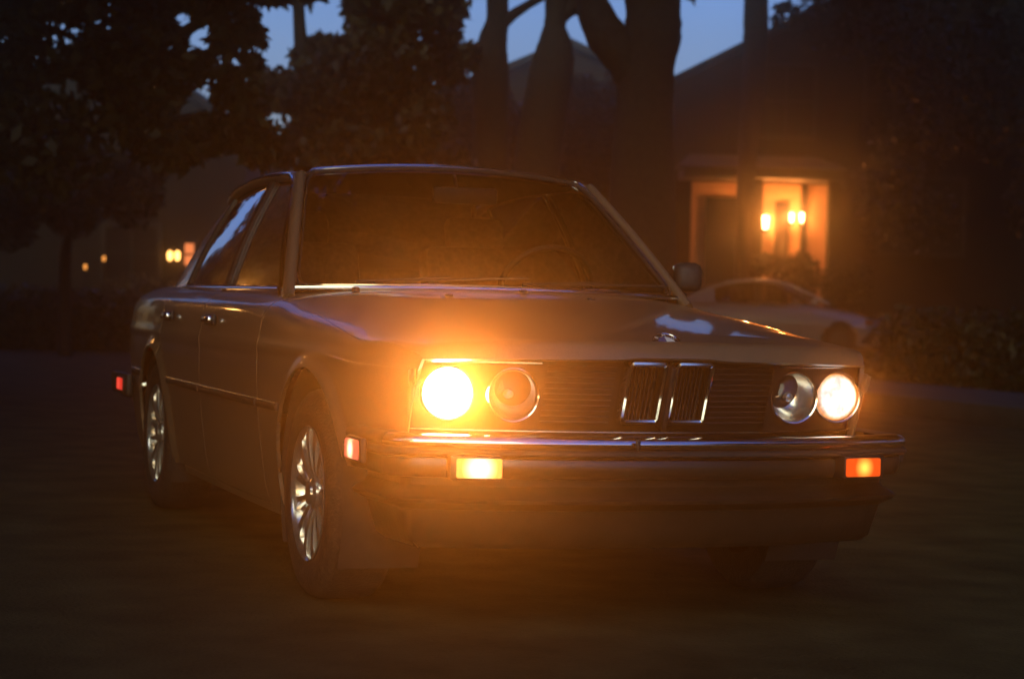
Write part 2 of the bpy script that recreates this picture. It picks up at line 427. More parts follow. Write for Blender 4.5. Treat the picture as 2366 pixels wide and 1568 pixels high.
# ---------------- kidneys
def kidney(sg):
    x0, x1 = .021, .126; zt, zb = .752, .576; r = .016
    cs = []
    def corner(cx, cz, a0):
        for k in range(7):
            th = R(a0+90*k/6); cs.append((cx+r*math.cos(th), cz+r*math.sin(th)))
    corner(x1-r, zt-r, 0); corner(x0+r, zt-r, 90)[:] if False else None
    return x0, x1, zt, zb, r
def kidney_build(sg):
    x0, x1, zt, zb, r = .0095, .130, .753, .575, .018
    pts = []
    for cx, cz, a0 in ((x1-r, zt-r, 0), (x0+r, zt-r, 90), (x0+r, zb+r, 180), (x1-r, zb+r, 270)):
        for k in range(7):
            th = R(a0+15*k); pts.append((cx+r*math.cos(th), cz+r*math.sin(th)))
    def P(x, z, off): return Vector((sg*x, -.036+.4*max(0, .757-z)*.95+off, z))
    # hollow frame: swept profile with a rounded nose
    prof = [(0, .05), (-.001, .010), (.0015, .001), (.006, -.002), (.010, .001), (.0115, .010), (.012, .05)]   # (inward, depth)
    n = len(pts); vs = []; fs = []
    cxm, czm = (x0+x1)/2, (zt+zb)/2
    for i, (x, z) in enumerate(pts):
        dx, dz = pts[(i+1) % n][0]-pts[i-1][0], pts[(i+1) % n][1]-pts[i-1][1]
        L = math.hypot(dx, dz); nx, nz = -dz/L, dx/L
        if nx*(cxm-x)+nz*(czm-z) < 0: nx, nz = -nx, -nz
        for a, d in prof: vs.append(P(x+nx*a*1.4, z+nz*a*1.4, d))
    m = len(prof)
    for i in range(n):
        for j in range(m-1): fs.append((i*m+j, ((i+1) % n)*m+j, ((i+1) % n)*m+j+1, i*m+j+1))
    k = fix(mk('kidney_grille', vs, fs, CHROME, car))
    b = MB()
    for i in range(9):
        x = x0+.014+(x1-x0-.028)*i/8
        b.box(P(x, (zt+zb)/2, .040), (.003, .016, zt-zb-.022), Matrix.Rotation(math.atan(.38), 3, 'X'))
    b.build('vertical_bars', BLACK, k)
for sg in (-1, 1): kidney_build(sg)
MB().box((0, .012, .655), (.016, .05, .19), Matrix.Rotation(math.atan(.36), 3, 'X'), bev=.004).build('kidney_divider', BLACK, car)

# ---------------- roundel emblem on the bonnet
ey, ez = .018, .8075
em = empty('emblem_root'); COL.objects.unlink(em); bpy.data.objects.remove(em)
tilt = R(33)
ME = Matrix.Translation((0, .020, .803)) @ Matrix.Rotation(tilt, 4, 'X') @ Matrix.Rotation(R(-90), 4, 'X')
# local Y axis of the lathe (pointing inward) ; the face looks along -Y local
ME = Matrix.Translation((0, .016, .8045)) @ Matrix.Rotation(R(-57), 4, 'X')
e0 = MB().lathe([(.041, .008), (.041, -.002), (.0395, -.004), (.038, -.002), (.0001, -.002)], 40, ME).build('emblem', BLACK, car)
MB().lathe([(.0415, .004), (.0422, -.003), (.0410, -.0052), (.0396, -.004)], 40, ME).build('rim', CHROME, e0)
MB().lathe([(.0265, -.002), (.0268, -.0042), (.0255, -.0046), (.0248, -.003)], 40, ME).build('inner_ring', CHROME, e0)
for q in range(4):
    vs = [ME @ Vector((0, -.0038, 0))]+[ME @ Vector((.025*math.cos(R(90*q+9*k)), -.0032, .025*math.sin(R(90*q+9*k)))) for k in range(11)]
    mk('quadrant', vs, [(0, k+1, k+2) for k in range(10)], BLUE if q % 2 else WHITE, e0, 0)
for ch, an in (('B', 140), ('M', 90), ('W', 40)):
    cu = bpy.data.curves.new('letter', 'FONT'); cu.body = ch; cu.size = .0155; cu.align_x = 'CENTER'; cu.align_y = 'CENTER'; cu.extrude = .0004
    ob = bpy.data.objects.new('letter', cu); me = bpy.data.meshes.new_from_object(ob); bpy.data.objects.remove(ob)
    me.materials.clear(); me.materials.append(WHITE)
    ml = Matrix.Translation((.0322*math.cos(R(an)), -.0028, .0322*math.sin(R(an)))) @ Matrix.Rotation(R(90), 4, 'X') @ Matrix.Rotation(R(an-90), 4, 'Z')
    me.transform(ME @ ml); lo = bpy.data.objects.new('letter', me); COL.objects.link(lo); lo.parent = e0

# ---------------- bumper
def bplan(t, out=0.):
    """plan curve of the bumper, t in -1..1; returns x,y"""
    a = abs(t); sg = 1 if t >= 0 else -1
    if a < .80:
        x = a/.80*.70; y = -.115+.115*(x/.70)**2.4
    else:
        b = (a-.80)/.20
        if b < .45:
            th = b/.45*math.pi/2*.92; x = .70+.104*math.sin(th); y = .0+.125*(1-math.cos(th))
        else:
            c = (b-.45)/.55; x0 = .70+.104*math.sin(math.pi/2*.92); y0 = .125*(1-math.cos(math.pi/2*.92)); x = x0+.020*c; y = y0+.25*c
    return sg*x, y
def sweep(prof, name, mat, t0=-1., t1=1., n=90, cap=True, smooth=40, parent=None):
    """prof: [(out, z)] where out is distance in front of the plan curve"""
    vs = []; fs = []; m = len(prof)
    ts = lin(t0, t1, n)
    for t in ts:
        x, y = bplan(t); xa, ya = bplan(min(1, t+.004)); xb, yb = bplan(max(-1, t-.004))
        tx, ty = xa-xb, ya-yb; L = math.hypot(tx, ty); nx, ny = ty/L, -tx/L
        for o_, z in prof: vs.append((x+nx*o_, y+ny*o_, z))
    for i in range(n-1):
        for j in range(m-1): fs.append((i*m+j, i*m+j+1, (i+1)*m+j+1, (i+1)*m+j))
    if cap: fs.append(tuple(range(m))); fs.append(tuple((n-1)*m+j for j in range(m))[::-1])
    return mk(name, vs, fs, mat, parent or car, smooth)
def arcp(c, r0_, r1_, a0, a1, n=7):
    return [(c[0]+r0_*math.cos(R(a)), c[1]+r1_*math.sin(R(a))) for a in lin(a0, a1, n)]
# chrome blade
prof = [(-.09, .548)]+arcp((-.030, .530), .030, .021, 90, -30, 9)+[(-.012, .517), (-.09, .515)]
fb = sweep(prof, 'front_bumper', CHROME, t0=-.872, t1=.872)
for a_, b_ in ((-1., -.873), (.873, 1.)): sweep([(o_-.003 if o_ > -.08 else o_, z_) for o_, z_ in prof], 'bumper_corner', RUBBER, t0=a_, t1=b_, n=24, parent=fb)
sweep([(-.05, .514)]+arcp((-.014, .503), .018, .012, 80, -80, 6)+[(-.05, .490)], 'rubber_strip', RUBBER, parent=fb)
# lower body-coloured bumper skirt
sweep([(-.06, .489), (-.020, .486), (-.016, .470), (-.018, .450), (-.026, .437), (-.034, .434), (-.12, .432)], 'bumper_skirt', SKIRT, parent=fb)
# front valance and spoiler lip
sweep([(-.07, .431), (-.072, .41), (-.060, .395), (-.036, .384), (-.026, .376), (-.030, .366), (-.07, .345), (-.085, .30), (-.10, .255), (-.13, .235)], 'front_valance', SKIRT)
def arcbox(y0, y1): pass
MB().box((0, .04, .305), (.70, .03, .055), bev=.006).build('air_intake', BLACK, car)
# small notch rubber studs on the blade as in a jacking cover
for x in (-.14,):
    MB().box((x, -.128, .532), (.012, .012, .03), bev=.003).build('bumper_stud', BLACK, fb)

# turn signals under the blade
def signal(sg):
    h = MB().box((sg*.572, -.035, .466), (.142, .085, .066), Matrix.Rotation(R(9*sg), 3, 'Z'), bev=.006).build('turn_signal', BLACK, car)
    l = MB().box((0, 0, 0), (.118 if sg > 0 else .122, .014, .052), bev=.005)
    l = l.build('lens', AMBER if sg > 0 else AMBER_L, h)
    l.location = (sg*.572-.0118*sg*0, -.0800, .466); l.rotation_euler = (0, 0, R(9*sg))
    for xx in (-.024, .024):
        pass
for sg in (-1, 1): signal(sg)
# side markers
def marker(sg, y, z, m, name):
    h = MB().box((sg*.826, y, z), (.020, .155, .070), bev=.008).build(name, RUBBER, car)
    l = MB().box((0, 0, 0), (.012, .125, .054), bev=.006).build('lens', m, h); l.location = (sg*.838, y, z)
marker(-1, .222, .495, MARK, 'side_marker'); marker(1, .222, .495, MARK, 'side_marker')
marker(-1, 4.25, .485, REDL, 'rear_side_marker'); marker(1, 4.25, .485, REDL, 'rear_side_marker')
# side rubbing strip with its thin bright line
for sg in (-1, 1):
    for a, b, nm in ((1.20, 1.462, 'fender_strip'), (1.486, 2.418, 'door_strip'), (2.44, 3.10, 'door_strip'), (3.80, 4.14, 'fender_strip')):
        p = MB(); pts = []
        for y in lin(a, b, 14):
            q = S(y, 8.58, sg); pts.append(Vector((q.x+sg*.003, q.y, .553)))
        p.tube(pts, .011, 8, up=(0, 0, 1), sq=(1.3, .75)); st = p.build(nm, RUBBER, car)
        MB().tube([v+Vector((sg*.004, 0, .013)) for v in pts], .0022, 6).build('bright_line', CHROME_DULL, st)
# door handles
for sg in (-1, 1):
    for y in (2.24, 3.08):
        h = MB().box((sg*.846, y, .812), (.020, .135, .024), bev=.007).build('door_handle', CHROME, car)
        MB().box((sg*.832, y, .812), (.014, .165, .040), bev=.006).build('handle_recess', BLACK, h)

# ---------------- greenhouse
ZB = .930
def beltx(y): return sinterp([(1.4, .725), (1.6, .727), (2.5, .735), (3.2, .728), (3.7, .705), (4.0, .68)], y)
def rail(y):   # (x, z) of the roof side rail outer edge
    return sinterp([(2.0, .545), (2.1, .555), (2.6, .563), (3.1, .560), (3.3, .552), (3.5, .53)], y), sinterp([(1.95, 1.325), (2.06, 1.345), (2.3, 1.357), (2.65, 1.358), (3.0, 1.342), (3.2, 1.318), (3.35, 1.285)], y)
AB = Vector((.716, 1.515, .925)); AT = Vector((.556, 2.055, 1.343))       # A pillar
def wsp(a, b):
    """windscreen surface: a across -1..1, b up 0..1 (curved glass)"""
    xl = AB.x+(AT.x-AB.x)*b-.022
    x = a*xl
    y = AB.y+(AT.y-AB.y)*b-.115*(1-a*a)*(1-.45*b)-.012*math.sin(math.pi*b)+.01
    z = AB.z+(AT.z-AB.z)*b+(.012*(1-b)+.032*b)*(1-a*a)+.010
    return Vector((x, y, z))
def rwp(a, b):
    xl = .655+(.530-.655)*b-.03; x = a*xl
    y = 3.76+(3.20-3.76)*b+.10*(1-a*a)
    z = .955+(1.325-.955)*b+.03*(1-a*a)*b+.005*(1-a*a)
    return Vector((x, y, z))
def roofp(a, b):
    """a across -1..1, b 0 front .. 1 rear"""
    yf = wsp(a, 1.02).y; zf = wsp(a, 1.02).z+.006
    yr = rwp(a, 1.0).y-.01; zr = rwp(a, 1.0).z+.012
    y = yf+(yr-yf)*b
    rx, rz = rail(min(max(y, 2.04), 3.2)); x = a*rx
    zc = rz+.050*(1-abs(a)**2.6)*math.sin(math.pi*min(1, .28+.55*b))**.5
    wgt = min(1, 6*b)*min(1, 6*(1-b)); wgt = wgt*wgt*(3-2*wgt)
    z = (zf+(zr-zf)*b)*(1-wgt)+zc*wgt
    return Vector((x, y, z))
rf = MB().grid(roofp, lin(-1, 1, 41), lin(0, 1, 40)).build('roof', PAINT, car, 50)
fix(rf)
# closed edge under the roof
hl = MB().grid(lambda a, b: roofp(a*.97, .03+.94*b)-Vector((0, 0, .03)), lin(-1, 1, 13), lin(0, 1, 12)).build('headliner', DARK, car)
ws = MB().grid(wsp, lin(-1, 1, 33), lin(0, 1, 20)).build('windscreen', GLASS, car, 60)
fix(ws)
# black rubber gasket and chrome bead round the screen
def loop(fn, ins=0.0):
    L = []
    cr_ = .07
    for a in lin(-1+cr_, 1-cr_, 30): L.append(fn(a, 0))
    for k in range(1, 6): th = R(90*k/6); L.append(fn(1-cr_+cr_*math.sin(th), cr_*2*(1-math.cos(th))))
    for b in lin(cr_*2, 1-cr_*2, 14): L.append(fn(1, b))
    for k in range(1, 6): th = R(90*k/6); L.append(fn(1-cr_+cr_*math.cos(th), 1-cr_*2+cr_*2*math.sin(th)))
    for a in lin(1-cr_, -1+cr_, 30): L.append(fn(a, 1))
    for k in range(1, 6): th = R(90*k/6); L.append(fn(-1+cr_-cr_*math.sin(th), 1-cr_*2+cr_*2*math.cos(th)))
    for b in lin(1-cr_*2, cr_*2, 14): L.append(fn(-1, b))
    for k in range(1, 6): th = R(90*k/6); L.append(fn(-1+cr_-cr_*math.cos(th), cr_*2-cr_*2*math.sin(th)))
    return L
off = Vector((0, -.006, .006))
MB().tube([p for p in loop(wsp)], .013, 8, closed=True).build('windscreen_gasket', RUBBER, ws)
MB().tube([p+off*1.3 for p in loop(wsp)], .0052, 8, closed=True).build('windscreen_trim', CHROME, ws)
MB().tube([wsp(a, -.012)+Vector((0, -.012, .004)) for a in lin(-1, 1, 50)], .0088, 10).build('windscreen_base_trim', CHROME, ws)
rw = fix(MB().grid(rwp, lin(-1, 1, 25), lin(0, 1, 12)).build('rear_window', GLASS, car, 60))
MB().tube([p+Vector((0, .008, .004)) for p in loop(rwp)], .012, 8, closed=True).build('rear_window_gasket', RUBBER, rw)
# pillars
def bar(pts, w, d, up_, name, mat, parent=car):
    return MB().tube(pts, 1., 12, up=up_, sq=(d, w)).build(name, mat, parent, 60)
for sg in (-1, 1):
    def m(v): return Vector((v[0]*sg, v[1], v[2]))
    outn = Vector((sg*.93, 0, .37))
    A = [m(AB+(AT-AB)*t+Vector((.003*math.sin(math.pi*t), -.010*math.sin(math.pi*t), .006*math.sin(math.pi*t)))) for t in lin(-.07, .975, 16)]
    bar(A, .030, .020, outn, 'front_pillar', PAINT)
    # drip rail running up the pillar and along the roof
    dr = [p+m((.0165, .024, .006)) for p in A[1:-1]]
    dr += [m((rail(y)[0]+.006, y, rail(y)[1]-.002)) for y in lin(2.16, 3.22, 22)]
    MB().tube(dr, .0062, 8).build('drip_rail', CHROME, car)
    rl = [m((rail(y)[0]-.012, y, rail(y)[1]-.010)) for y in lin(2.05, 3.30, 24)]
    bar(rl, .020, .020, outn, 'roof_rail', PAINT)
    # side surface between belt and rail
    def side(y0, b, yt):
        x1, z1 = rail(yt); p0 = Vector((beltx(y0), y0, ZB)); p1 = Vector((x1-.008, yt, z1-.022))
        p = p0+(p1-p0)*b; p.x += .014*math.sin(math.pi*b); return m(p)
    # glasses: front door, rear door
    def fgl(a, b):
        return side(1.60+(2.40-1.60)*a, b, 2.13+(2.43-2.13)*a)+m((-.010, 0, 0))
    def rgl(a, b):
        return side(2.47+(3.27-2.47)*a, b, 2.50+(3.17-2.50)*a)+m((-.010, 0, 0))
    for fn, nm in ((fgl, 'front_side_window'), (rgl, 'rear_side_window')):
        g = MB().grid(fn, lin(0, 1, 14), lin(0, 1, 10)).build(nm, GLASS, car, 60)
        fr = [fn(a, 0) for a in lin(0, 1, 10)]+[fn(1, b) for b in lin(.05, .95, 10)]+[fn(a, 1) for a in lin(1, 0, 10)]+[fn(0, b) for b in lin(.95, .05, 10)]
        MB().tube([p+m((.004, 0, 0)) for p in fr], .0095, 8, closed=True).build('window_frame', BLACK, g)
        MB().tube([fn(a, 1)+m((.013, 0, .012)) for a in lin(-.01, 1.01, 12)], .0045, 8).build('frame_trim', CHROME, g)
    # bright strip at the belt, and beside the A pillar
    MB().tube([m((beltx(y)+.012, y, ZB-.002)) for y in lin(1.58, 3.32, 30)], .0055, 8, sq=(1, .8)).build('belt_trim', CHROME, car)
    MB().tube([fgl(0, b)+m((.014, -.016, .006)) for b in lin(-.08, 1.0, 12)], .0050, 8).build('pillar_trim', CHROME, car)
    bar([side(2.435, b, 2.465)+m((.0, 0, 0)) for b in lin(-.03, 1, 8)], .030, .012, outn, 'centre_pillar', BLACK)
    # rear pillar panel
    def cp(a, b):
        yb = 3.285+(3.80-3.285)*a; yt = 3.185+(3.30-3.185)*a
        q = side(yb, b, yt)
        k = sstep(.55, 1, a)
        tgt = rwp(1, b); tgt = Vector((sg*(abs(tgt.x)+.03), tgt.y-.0, tgt.z))
        return q*(1-k)+tgt*k+m((.004*(1-k), 0, 0))
    fix(MB().grid(cp, lin(0, 1, 18), lin(-.04, 1.02, 16)).build('rear_pillar', PAINT, car, 60))
    # belt shelf between door tops and glass
    sh = MB().grid(lambda y, t: m((beltx(y)+(S(y, 3.9).x-beltx(y))*t, y, ZB-.006+(S(y, 3.9).z-ZB+.006)*t)), lin(1.46, 3.9, 50), lin(0, 1, 5))
    fix(sh.build('belt_panel', PAINT, car, 60))
# driver's door mirror
mm = MB().box((.836, 1.735, 1.012), (.108, .070, .108), Matrix.Rotation(R(-6), 3, 'Z'), bev=.028)
mo = mm.build('door_mirror', RUBBER, car, 60)
MB().box((.775, 1.72, .955), (.10, .045, .030), Matrix.Rotation(R(20), 3, 'Y'), bev=.01).build('mirror_arm', BLACK, mo)
MB().box((.836, 1.772, 1.012), (.085, .006, .082), bev=.002).build('mirror_glass', CHROME, mo)
# wipers
for x0, ang in ((.067, 1), (-.50, 1)):
    a0 = (x0/.69); p0 = wsp(a0, -.02)+Vector((0, -.02, .004))
    w = MB(); w.lathe([(.0001, -.013), (.012, -.011), (.014, -.002), (.014, .02)], 14, Matrix.Translation(p0-Vector((0, 0, .006))) @ Matrix.Rotation(R(-90), 4, 'X'))
    pts = [wsp(a0+.46*t, .01+.045*t)+Vector((0, -.022, .014)) for t in lin(0, 1, 8)]
    w.tube(pts, [.0062-.003*t for t in lin(0, 1, 8)], 6)
    wo = w.build('wiper_arm', BLACK, car)
    bl = [wsp(a0+.08+.80*t, .018+.05*t)+Vector((0, -.014, .010)) for t in lin(0, 1, 10)]
    MB().tube(bl, .005, 6).build('wiper_blade', RUBBER, wo)
# bonnet washer jets
for x in (-.25, .25):
    p = S(1.22, abs(x)/.825*4.2, 1 if x > 0 else -1); MB().box((x, p.y, sinterp(ZC_T, 1.22)-.002), (.022, .03, .012), bev=.004).build('washer_jet', BLACK, car)

# ---------------- interior
MB().box((0, 1.68, .88), (1.36, .34, .10), Matrix.Rotation(R(-6), 3, 'X'), bev=.03).build('dashboard', DARK, car)
for sx in (-.37, .37):
    s_ = MB().box((sx, 2.42, .55), (.50, .50, .16), bev=.05).build('front_seat', SEAT, car)
    MB().box((sx, 2.72, .84), (.48, .13, .58), Matrix.Rotation(R(-18), 3, 'X'), bev=.05).build('backrest', SEAT, s_)
    MB().box((sx, 2.83, 1.17), (.25, .08, .15), Matrix.Rotation(R(-14), 3, 'X'), bev=.035).build('headrest', SEAT, s_)
    MB().tube([(sx-.06, 2.80, 1.04), (sx-.06, 2.83, 1.14)], .006, 6).tube([(sx+.06, 2.80, 1.04), (sx+.06, 2.83, 1.14)], .006, 6).build('headrest_post', CHROME_DULL, s_)
s_ = MB().box((0, 3.28, .56), (1.25, .48, .18), bev=.06).build('rear_seat', SEAT, car)
MB().box((0, 3.56, .80), (1.25, .14, .48), Matrix.Rotation(R(-20), 3, 'X'), bev=.05).build('backrest', SEAT, s_)
MB().box((0, 3.72, .945), (1.2, .30, .02), bev=.004).build('parcel_shelf', DARK, car)
st = MB().tube([(.37+.185*math.cos(2*math.pi*k/28), 1.98-.185*math.sin(2*math.pi*k/28)*.42, .94+.185*math.sin(2*math.pi*k/28)*.91) for k in range(28)], .013, 8, closed=True)
st.box((.37, 1.99, .93), (.34, .03, .05), bev=.01); st.tube([(.37, 1.99, .93), (.37, 1.74, .84)], .03, 8)
st.build('steering_wheel', BLACK, car)
im = MB().box((.03, 1.93, 1.285), (.24, .03, .062), Matrix.Rotation(R(-8), 3, 'Z'), bev=.012).build('interior_mirror', BLACK, car)
MB().tube([(.0, 1.93, 1.30), (0, 1.97, 1.36)], .008, 6).build('mirror_stalk', BLACK, im)

# ---------------- wheels
def wheel(cx, cy, sg):
    w = empty('wheel', (cx, cy, .315)); w.parent = car
    # tyre, axis = local Y -> rotate so axis along X
    MX = Matrix.Rotation(R(90*sg), 4, 'Z')         # local -Y goes outward
    tp = [(.200, .03), (.203, .002), (.215, -.004), (.240, -.010), (.268, -.010), (.292, -.002), (.307, .012), (.314, .030), (.316, .06), (.316, .14), (.312, .175), (.295, .195), (.24, .20), (.2, .19)]
    MB().lathe(tp, 72, MX).build('tyre', TYRE, w)
    rp = [(.2035, .004), (.205, -.003), (.2015, -.006), (.196, -.001), (.190, .010), (.184, .030), (.178, .055), (.170, .10), (.17, .17)]
    rim = MB().lathe(rp, 72, MX).build('rim', ALLOY, w)
    MB().lathe([(.172, .085), (.10, .09), (.0001, .09)], 40, MX).build('brake_disc', ALLOYDARK, w)
    # cross-laced looking broad spokes: ten blades with raised edges
    sp = MB(); N = 12
    for k in range(N):
        a = 2*math.pi*(k+.5)/N
        for side_, wd in ((1, .0),):
            rows = []
            for r_, dep, hw in ((.040, .020, .0085), (.075, .010, .0100), (.12, .004, .0125), (.165, .002, .0165), (.192, .004, .0230)):
                c = Vector((math.cos(a), 0, math.sin(a))); t = Vector((-math.sin(a), 0, math.cos(a)))
                base = c*r_
                rows.append([base+t*hw+Vector((0, dep+.016, 0)), base+t*hw*.96+Vector((0, dep+.002, 0)), base+Vector((0, dep+.0075, 0)), base-t*hw*.96+Vector((0, dep+.002, 0)), base-t*hw+Vector((0, dep+.016, 0))])
            vs = [MX @ p for row in rows for p in row]
            sp.add(vs, [(i*5+j, i*5+j+1, (i+1)*5+j+1, (i+1)*5+j) for i in range(4) for j in range(4)])
    fix(sp.build('spokes', ALLOY, w, 20))
    MB().lathe([(.050, .03), (.048, .012), (.036, .005), (.033, -.002), (.0001, -.004)], 30, MX).build('hub_cap', ALLOY, w)
    return w
wheel(-.806, .823, -1); wheel(.806, .823, 1); wheel(-.806, 3.447, -1); wheel(.806, 3.447, 1)
for _n, _m in MATS.items():
    if 'lit' in _n: _m.cycles.emission_sampling = 'NONE' if NOMESH else 'AUTO'

# ============================================================ THE PLACE
ASPHALT = pbr('asphalt', (.082, .060, .024), .9, noise=(3, .35), bump=(60, .8), spec=.05)
CONC = pbr('concrete', (.07, .056, .030), .85, noise=(6, .25), bump=(60, .2))
GRASSM = pbr('grass_ground', (.022, .019, .008), 1., noise=(8, .4), bump=(70, .5), spec=.0)
BARK = pbr('bark', (.030, .022, .012), .9, noise=(14, .4), bump=(18, .9))
def leafmat(name, c):
    m, nt, out = new_mat(name)
    d = nt.nodes.new('ShaderNodeBsdfPrincipled'); d.inputs['Roughness'].default_value = .5
    g = nt.nodes.new('ShaderNodeNewGeometry'); r = nt.nodes.new('ShaderNodeValToRGB')
    r.color_ramp.elements[0].color = (*[x*.5 for x in c], 1); r.color_ramp.elements[1].color = (*[x*1.5 for x in c], 1)
    nt.links.new(g.outputs['Random Per Island'], r.inputs[0]); nt.links.new(r.outputs[0], d.inputs['Base Color'])
    t = nt.nodes.new('ShaderNodeBsdfTranslucent'); nt.links.new(r.outputs[0], t.inputs['Color'])
    mx = nt.nodes.new('ShaderNodeMixShader'); mx.inputs[0].default_value = .25
    nt.links.new(d.outputs[0], mx.inputs[1]); nt.links.new(t.outputs[0], mx.inputs[2]); nt.links.new(mx.outputs[0], out.inputs['Surface'])
    return m
LEAF = leafmat('leaf_green', (.062, .056, .016)); LEAF2 = leafmat('leaf_olive', (.075, .060, .018))
WALLA = pbr('brick_wall', (.032, .021, .010), .9, noise=(2, .25), bump=(12, .3))
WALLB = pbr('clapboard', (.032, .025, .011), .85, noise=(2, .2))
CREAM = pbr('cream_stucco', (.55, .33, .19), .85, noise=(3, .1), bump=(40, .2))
ROOFM = pbr('shingles', (.035, .030, .026), .9, noise=(5, .4), bump=(15, .6))
TRIM = pbr('painted_trim', (.045, .036, .020), .6, noise=(8, .1))
DOORM = pbr('dark_door', (.03, .022, .018), .5)
WGLASS = pbr('dark_pane', (.010, .009, .007), .35, 0, 0, .3)
LAMPW = emit('lantern_lit', (1., .60, .20), 22.)
LAMPG = emit('globe_lit', (1., .42, .10), 40.)
LAMPC = emit('wall_lamp_lit', (1., .42, .10), 7.)
LAMPS_ = emit('small_lamp_lit', (1., .36, .07), 1.3)
LAMPR = emit('lit_blind', (1., .26, .08), 1.1)

# ground, road, pavement
gnd = MB().grid(lambda x, y: Vector((x, y, -.130)), lin(-180, 220, 9), lin(-120, 320, 9)).build('ground', GRASSM, None, 0); struct(gnd)
rd = MB().box((1.5, 2, -.116), (11, 60, .232)).build('road', ASPHALT, None, 0)
rd.data.transform(Matrix.Identity(4)); struct(rd)
rd2 = MB().box((30, 38.2, -.118), (150, 12, .224)).build('cross_street', ASPHALT, None, 0); struct(rd2)
for v in rd.data.vertices:
    v.co.z = min(v.co.z, 0.)
for x in (-4.3, 7.3):
    k = MB().box((x, 2-.2, .045), (.28, 59.4, .21), bev=.02).build('kerb', CONC, None); struct(k)
for x in (-5.35, 8.35):
    k = MB().box((x, 2-.2, .035), (1.8, 59.2, .19), bev=.008).build('pavement', CONC, None); struct(k)

def localframe(px, d):
    """empty on the ground facing the street the camera looks from"""
    p = at(px, 700, d); e = Vector((p.x, p.y, -.12)); return e
def Xof(px, d): return (px-1183)/FPX*d
def Zof(px, py, d): return CAMP.z+(692.8+.0263*(px-1183)-py)/FPX*d
def frame_at(name, d):
    o = empty(name, (CAMP.x+fw.x*d, CAMP.y+fw.y*d, 0), -YAW); return o

def house(name, d, x0, x1, xr, zr, ze, depth, wall, label, over=.35):
    """gabled house in the frame of distance d; gable end towards the street"""
    h = frame_at(name, d); tag(h, label, 'house')
    b = MB()
    f = [(x0, 0, -.3), (x1, 0, -.3), (x1, 0, ze), (xr, 0, zr-.12), (x0, 0, ze)]
    n = 5; b.add([Vector(p) for p in f]+[Vector((p[0], depth, p[2])) for p in f], [tuple(range(n)), tuple(range(n, 2*n))[::-1]]+[(i, n+i, n+(i+1) % n, (i+1) % n) for i in range(n)])
    fix(b.build('wall', wall, h, 0))
    r = MB(); th = .16
    for (xa, za) in ((x0, ze), (x1, ze)):
        dx = xa-xr; dz = za-zr; L = math.hypot(dx, dz); ux, uz = dx/L, dz/L
        ex, ez = xa+ux*over, za+uz*over
        vs = [Vector(p) for p in ((xr, -over, zr), (ex, -over, ez), (ex, -over, ez+th), (xr, -over, zr+th*1.1))]
        vs += [Vector((v.x, depth+over, v.z)) for v in vs]
        r.add(vs, [(0, 1, 2, 3), (7, 6, 5, 4), (0, 4, 5, 1), (1, 5, 6, 2), (2, 6, 7, 3)])
    fix(r.build('roof', ROOFM, h, 0))
    return h
def window(h, x, z, w, hh, y=-.02, panes=2, gm=None):
    f = MB()
    for s_ in (-1, 1): f.box((x+s_*(w/2+.05), y-.03, z), (.10, .09, hh+.2))
    for s_ in (-1, 1): f.box((x, y-.03, z+s_*(hh/2+.05)), (w, .09, .10))
    for k in range(1, panes): f.box((x-w/2+w*k/panes, y-.02, z), (.04, .05, hh))
    f.box((x, y-.02, z), (w-.002, .045, .04))
    o = f.build('window', TRIM, h, 0)
    MB().box((x, y-.005, z), (w, .02, hh)).build('pane', gm or WGLASS, o, 0)
    return o

# House A: gable seen between the trunks
dA = 54
X = lambda px: Xof(px, dA)
zpk = Zof(1297, 108, dA)
hA = house('gabled_house', dA, X(1000), X(1594), X(1297), zpk, zpk-(X(1594)-X(1297))*.44, 9, WALLA, 'brown gabled house seen dark between the leaning trunks behind the car roof')
window(hA, X(1325), Zof(1325, 235, dA), 1.6, 1.0, panes=3); window(hA, X(1325), Zof(1325, 390, dA), 1.9, 1.1, panes=3)
MB().box((X(1325), -.10, Zof(1325, 308, dA)), (2.3, .22, .12)).build('window_hood', TRIM, hA)
window(hA, X(1130), Zof(1130, 400, dA), 1.2, 1.2)
# House B with the lit porch
dB = 46
X = lambda px: Xof(px, dB)
Z = lambda px, py: Zof(px, py, dB)
xl = X(1545); slope = (Z(1720, 85)-Z(1560, 165))/(X(1720)-X(1560)); zl = Z(1560, 165)+(xl-X(1560))*slope
xr_ = X(2230); zr_ = zl+(xr_-xl)*slope
hB = house('porch_house', dB, xl, xr_+(xr_-xl), xr_, zr_-.2, zl-.2, 11, WALLB, 'large dark house with an orange lit front porch on the right')
# lit porch wall (cream) stands 3 mm proud of the boarding
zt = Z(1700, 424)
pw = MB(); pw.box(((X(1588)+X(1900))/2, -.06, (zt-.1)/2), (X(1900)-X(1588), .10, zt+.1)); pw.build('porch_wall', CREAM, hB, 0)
wz0, wz1 = Z(1665, 720), Z(1665, 458)
MB().box(((X(1621)+X(1710))/2, -.135, (wz0+wz1)/2), (X(1710)-X(1621), .04, wz1-wz0)).build('porch_window', WGLASS, hB, 0)
MB().box(((X(1780)+X(1812))/2, -.135, Z(1795, 468)/2), (X(1812)-X(1780), .04, Z(1795, 468))).build('front_door', DOORM, hB, 0)
MB().box((X(1846), -.15, zt/2), (.13, .09, zt)).build('porch_post', DOORM, hB, 0)
pd = 1.7
MB().box(((X(1555)+X(1905))/2, -pd/2-.12, zt+.12), (X(1905)-X(1555), pd, .2), bev=.02).build('porch_roof_slab', TRIM, hB)
g = MB(); xa, xb, za, zb_ = X(1540), X(1915), zt+.23, zt+.62
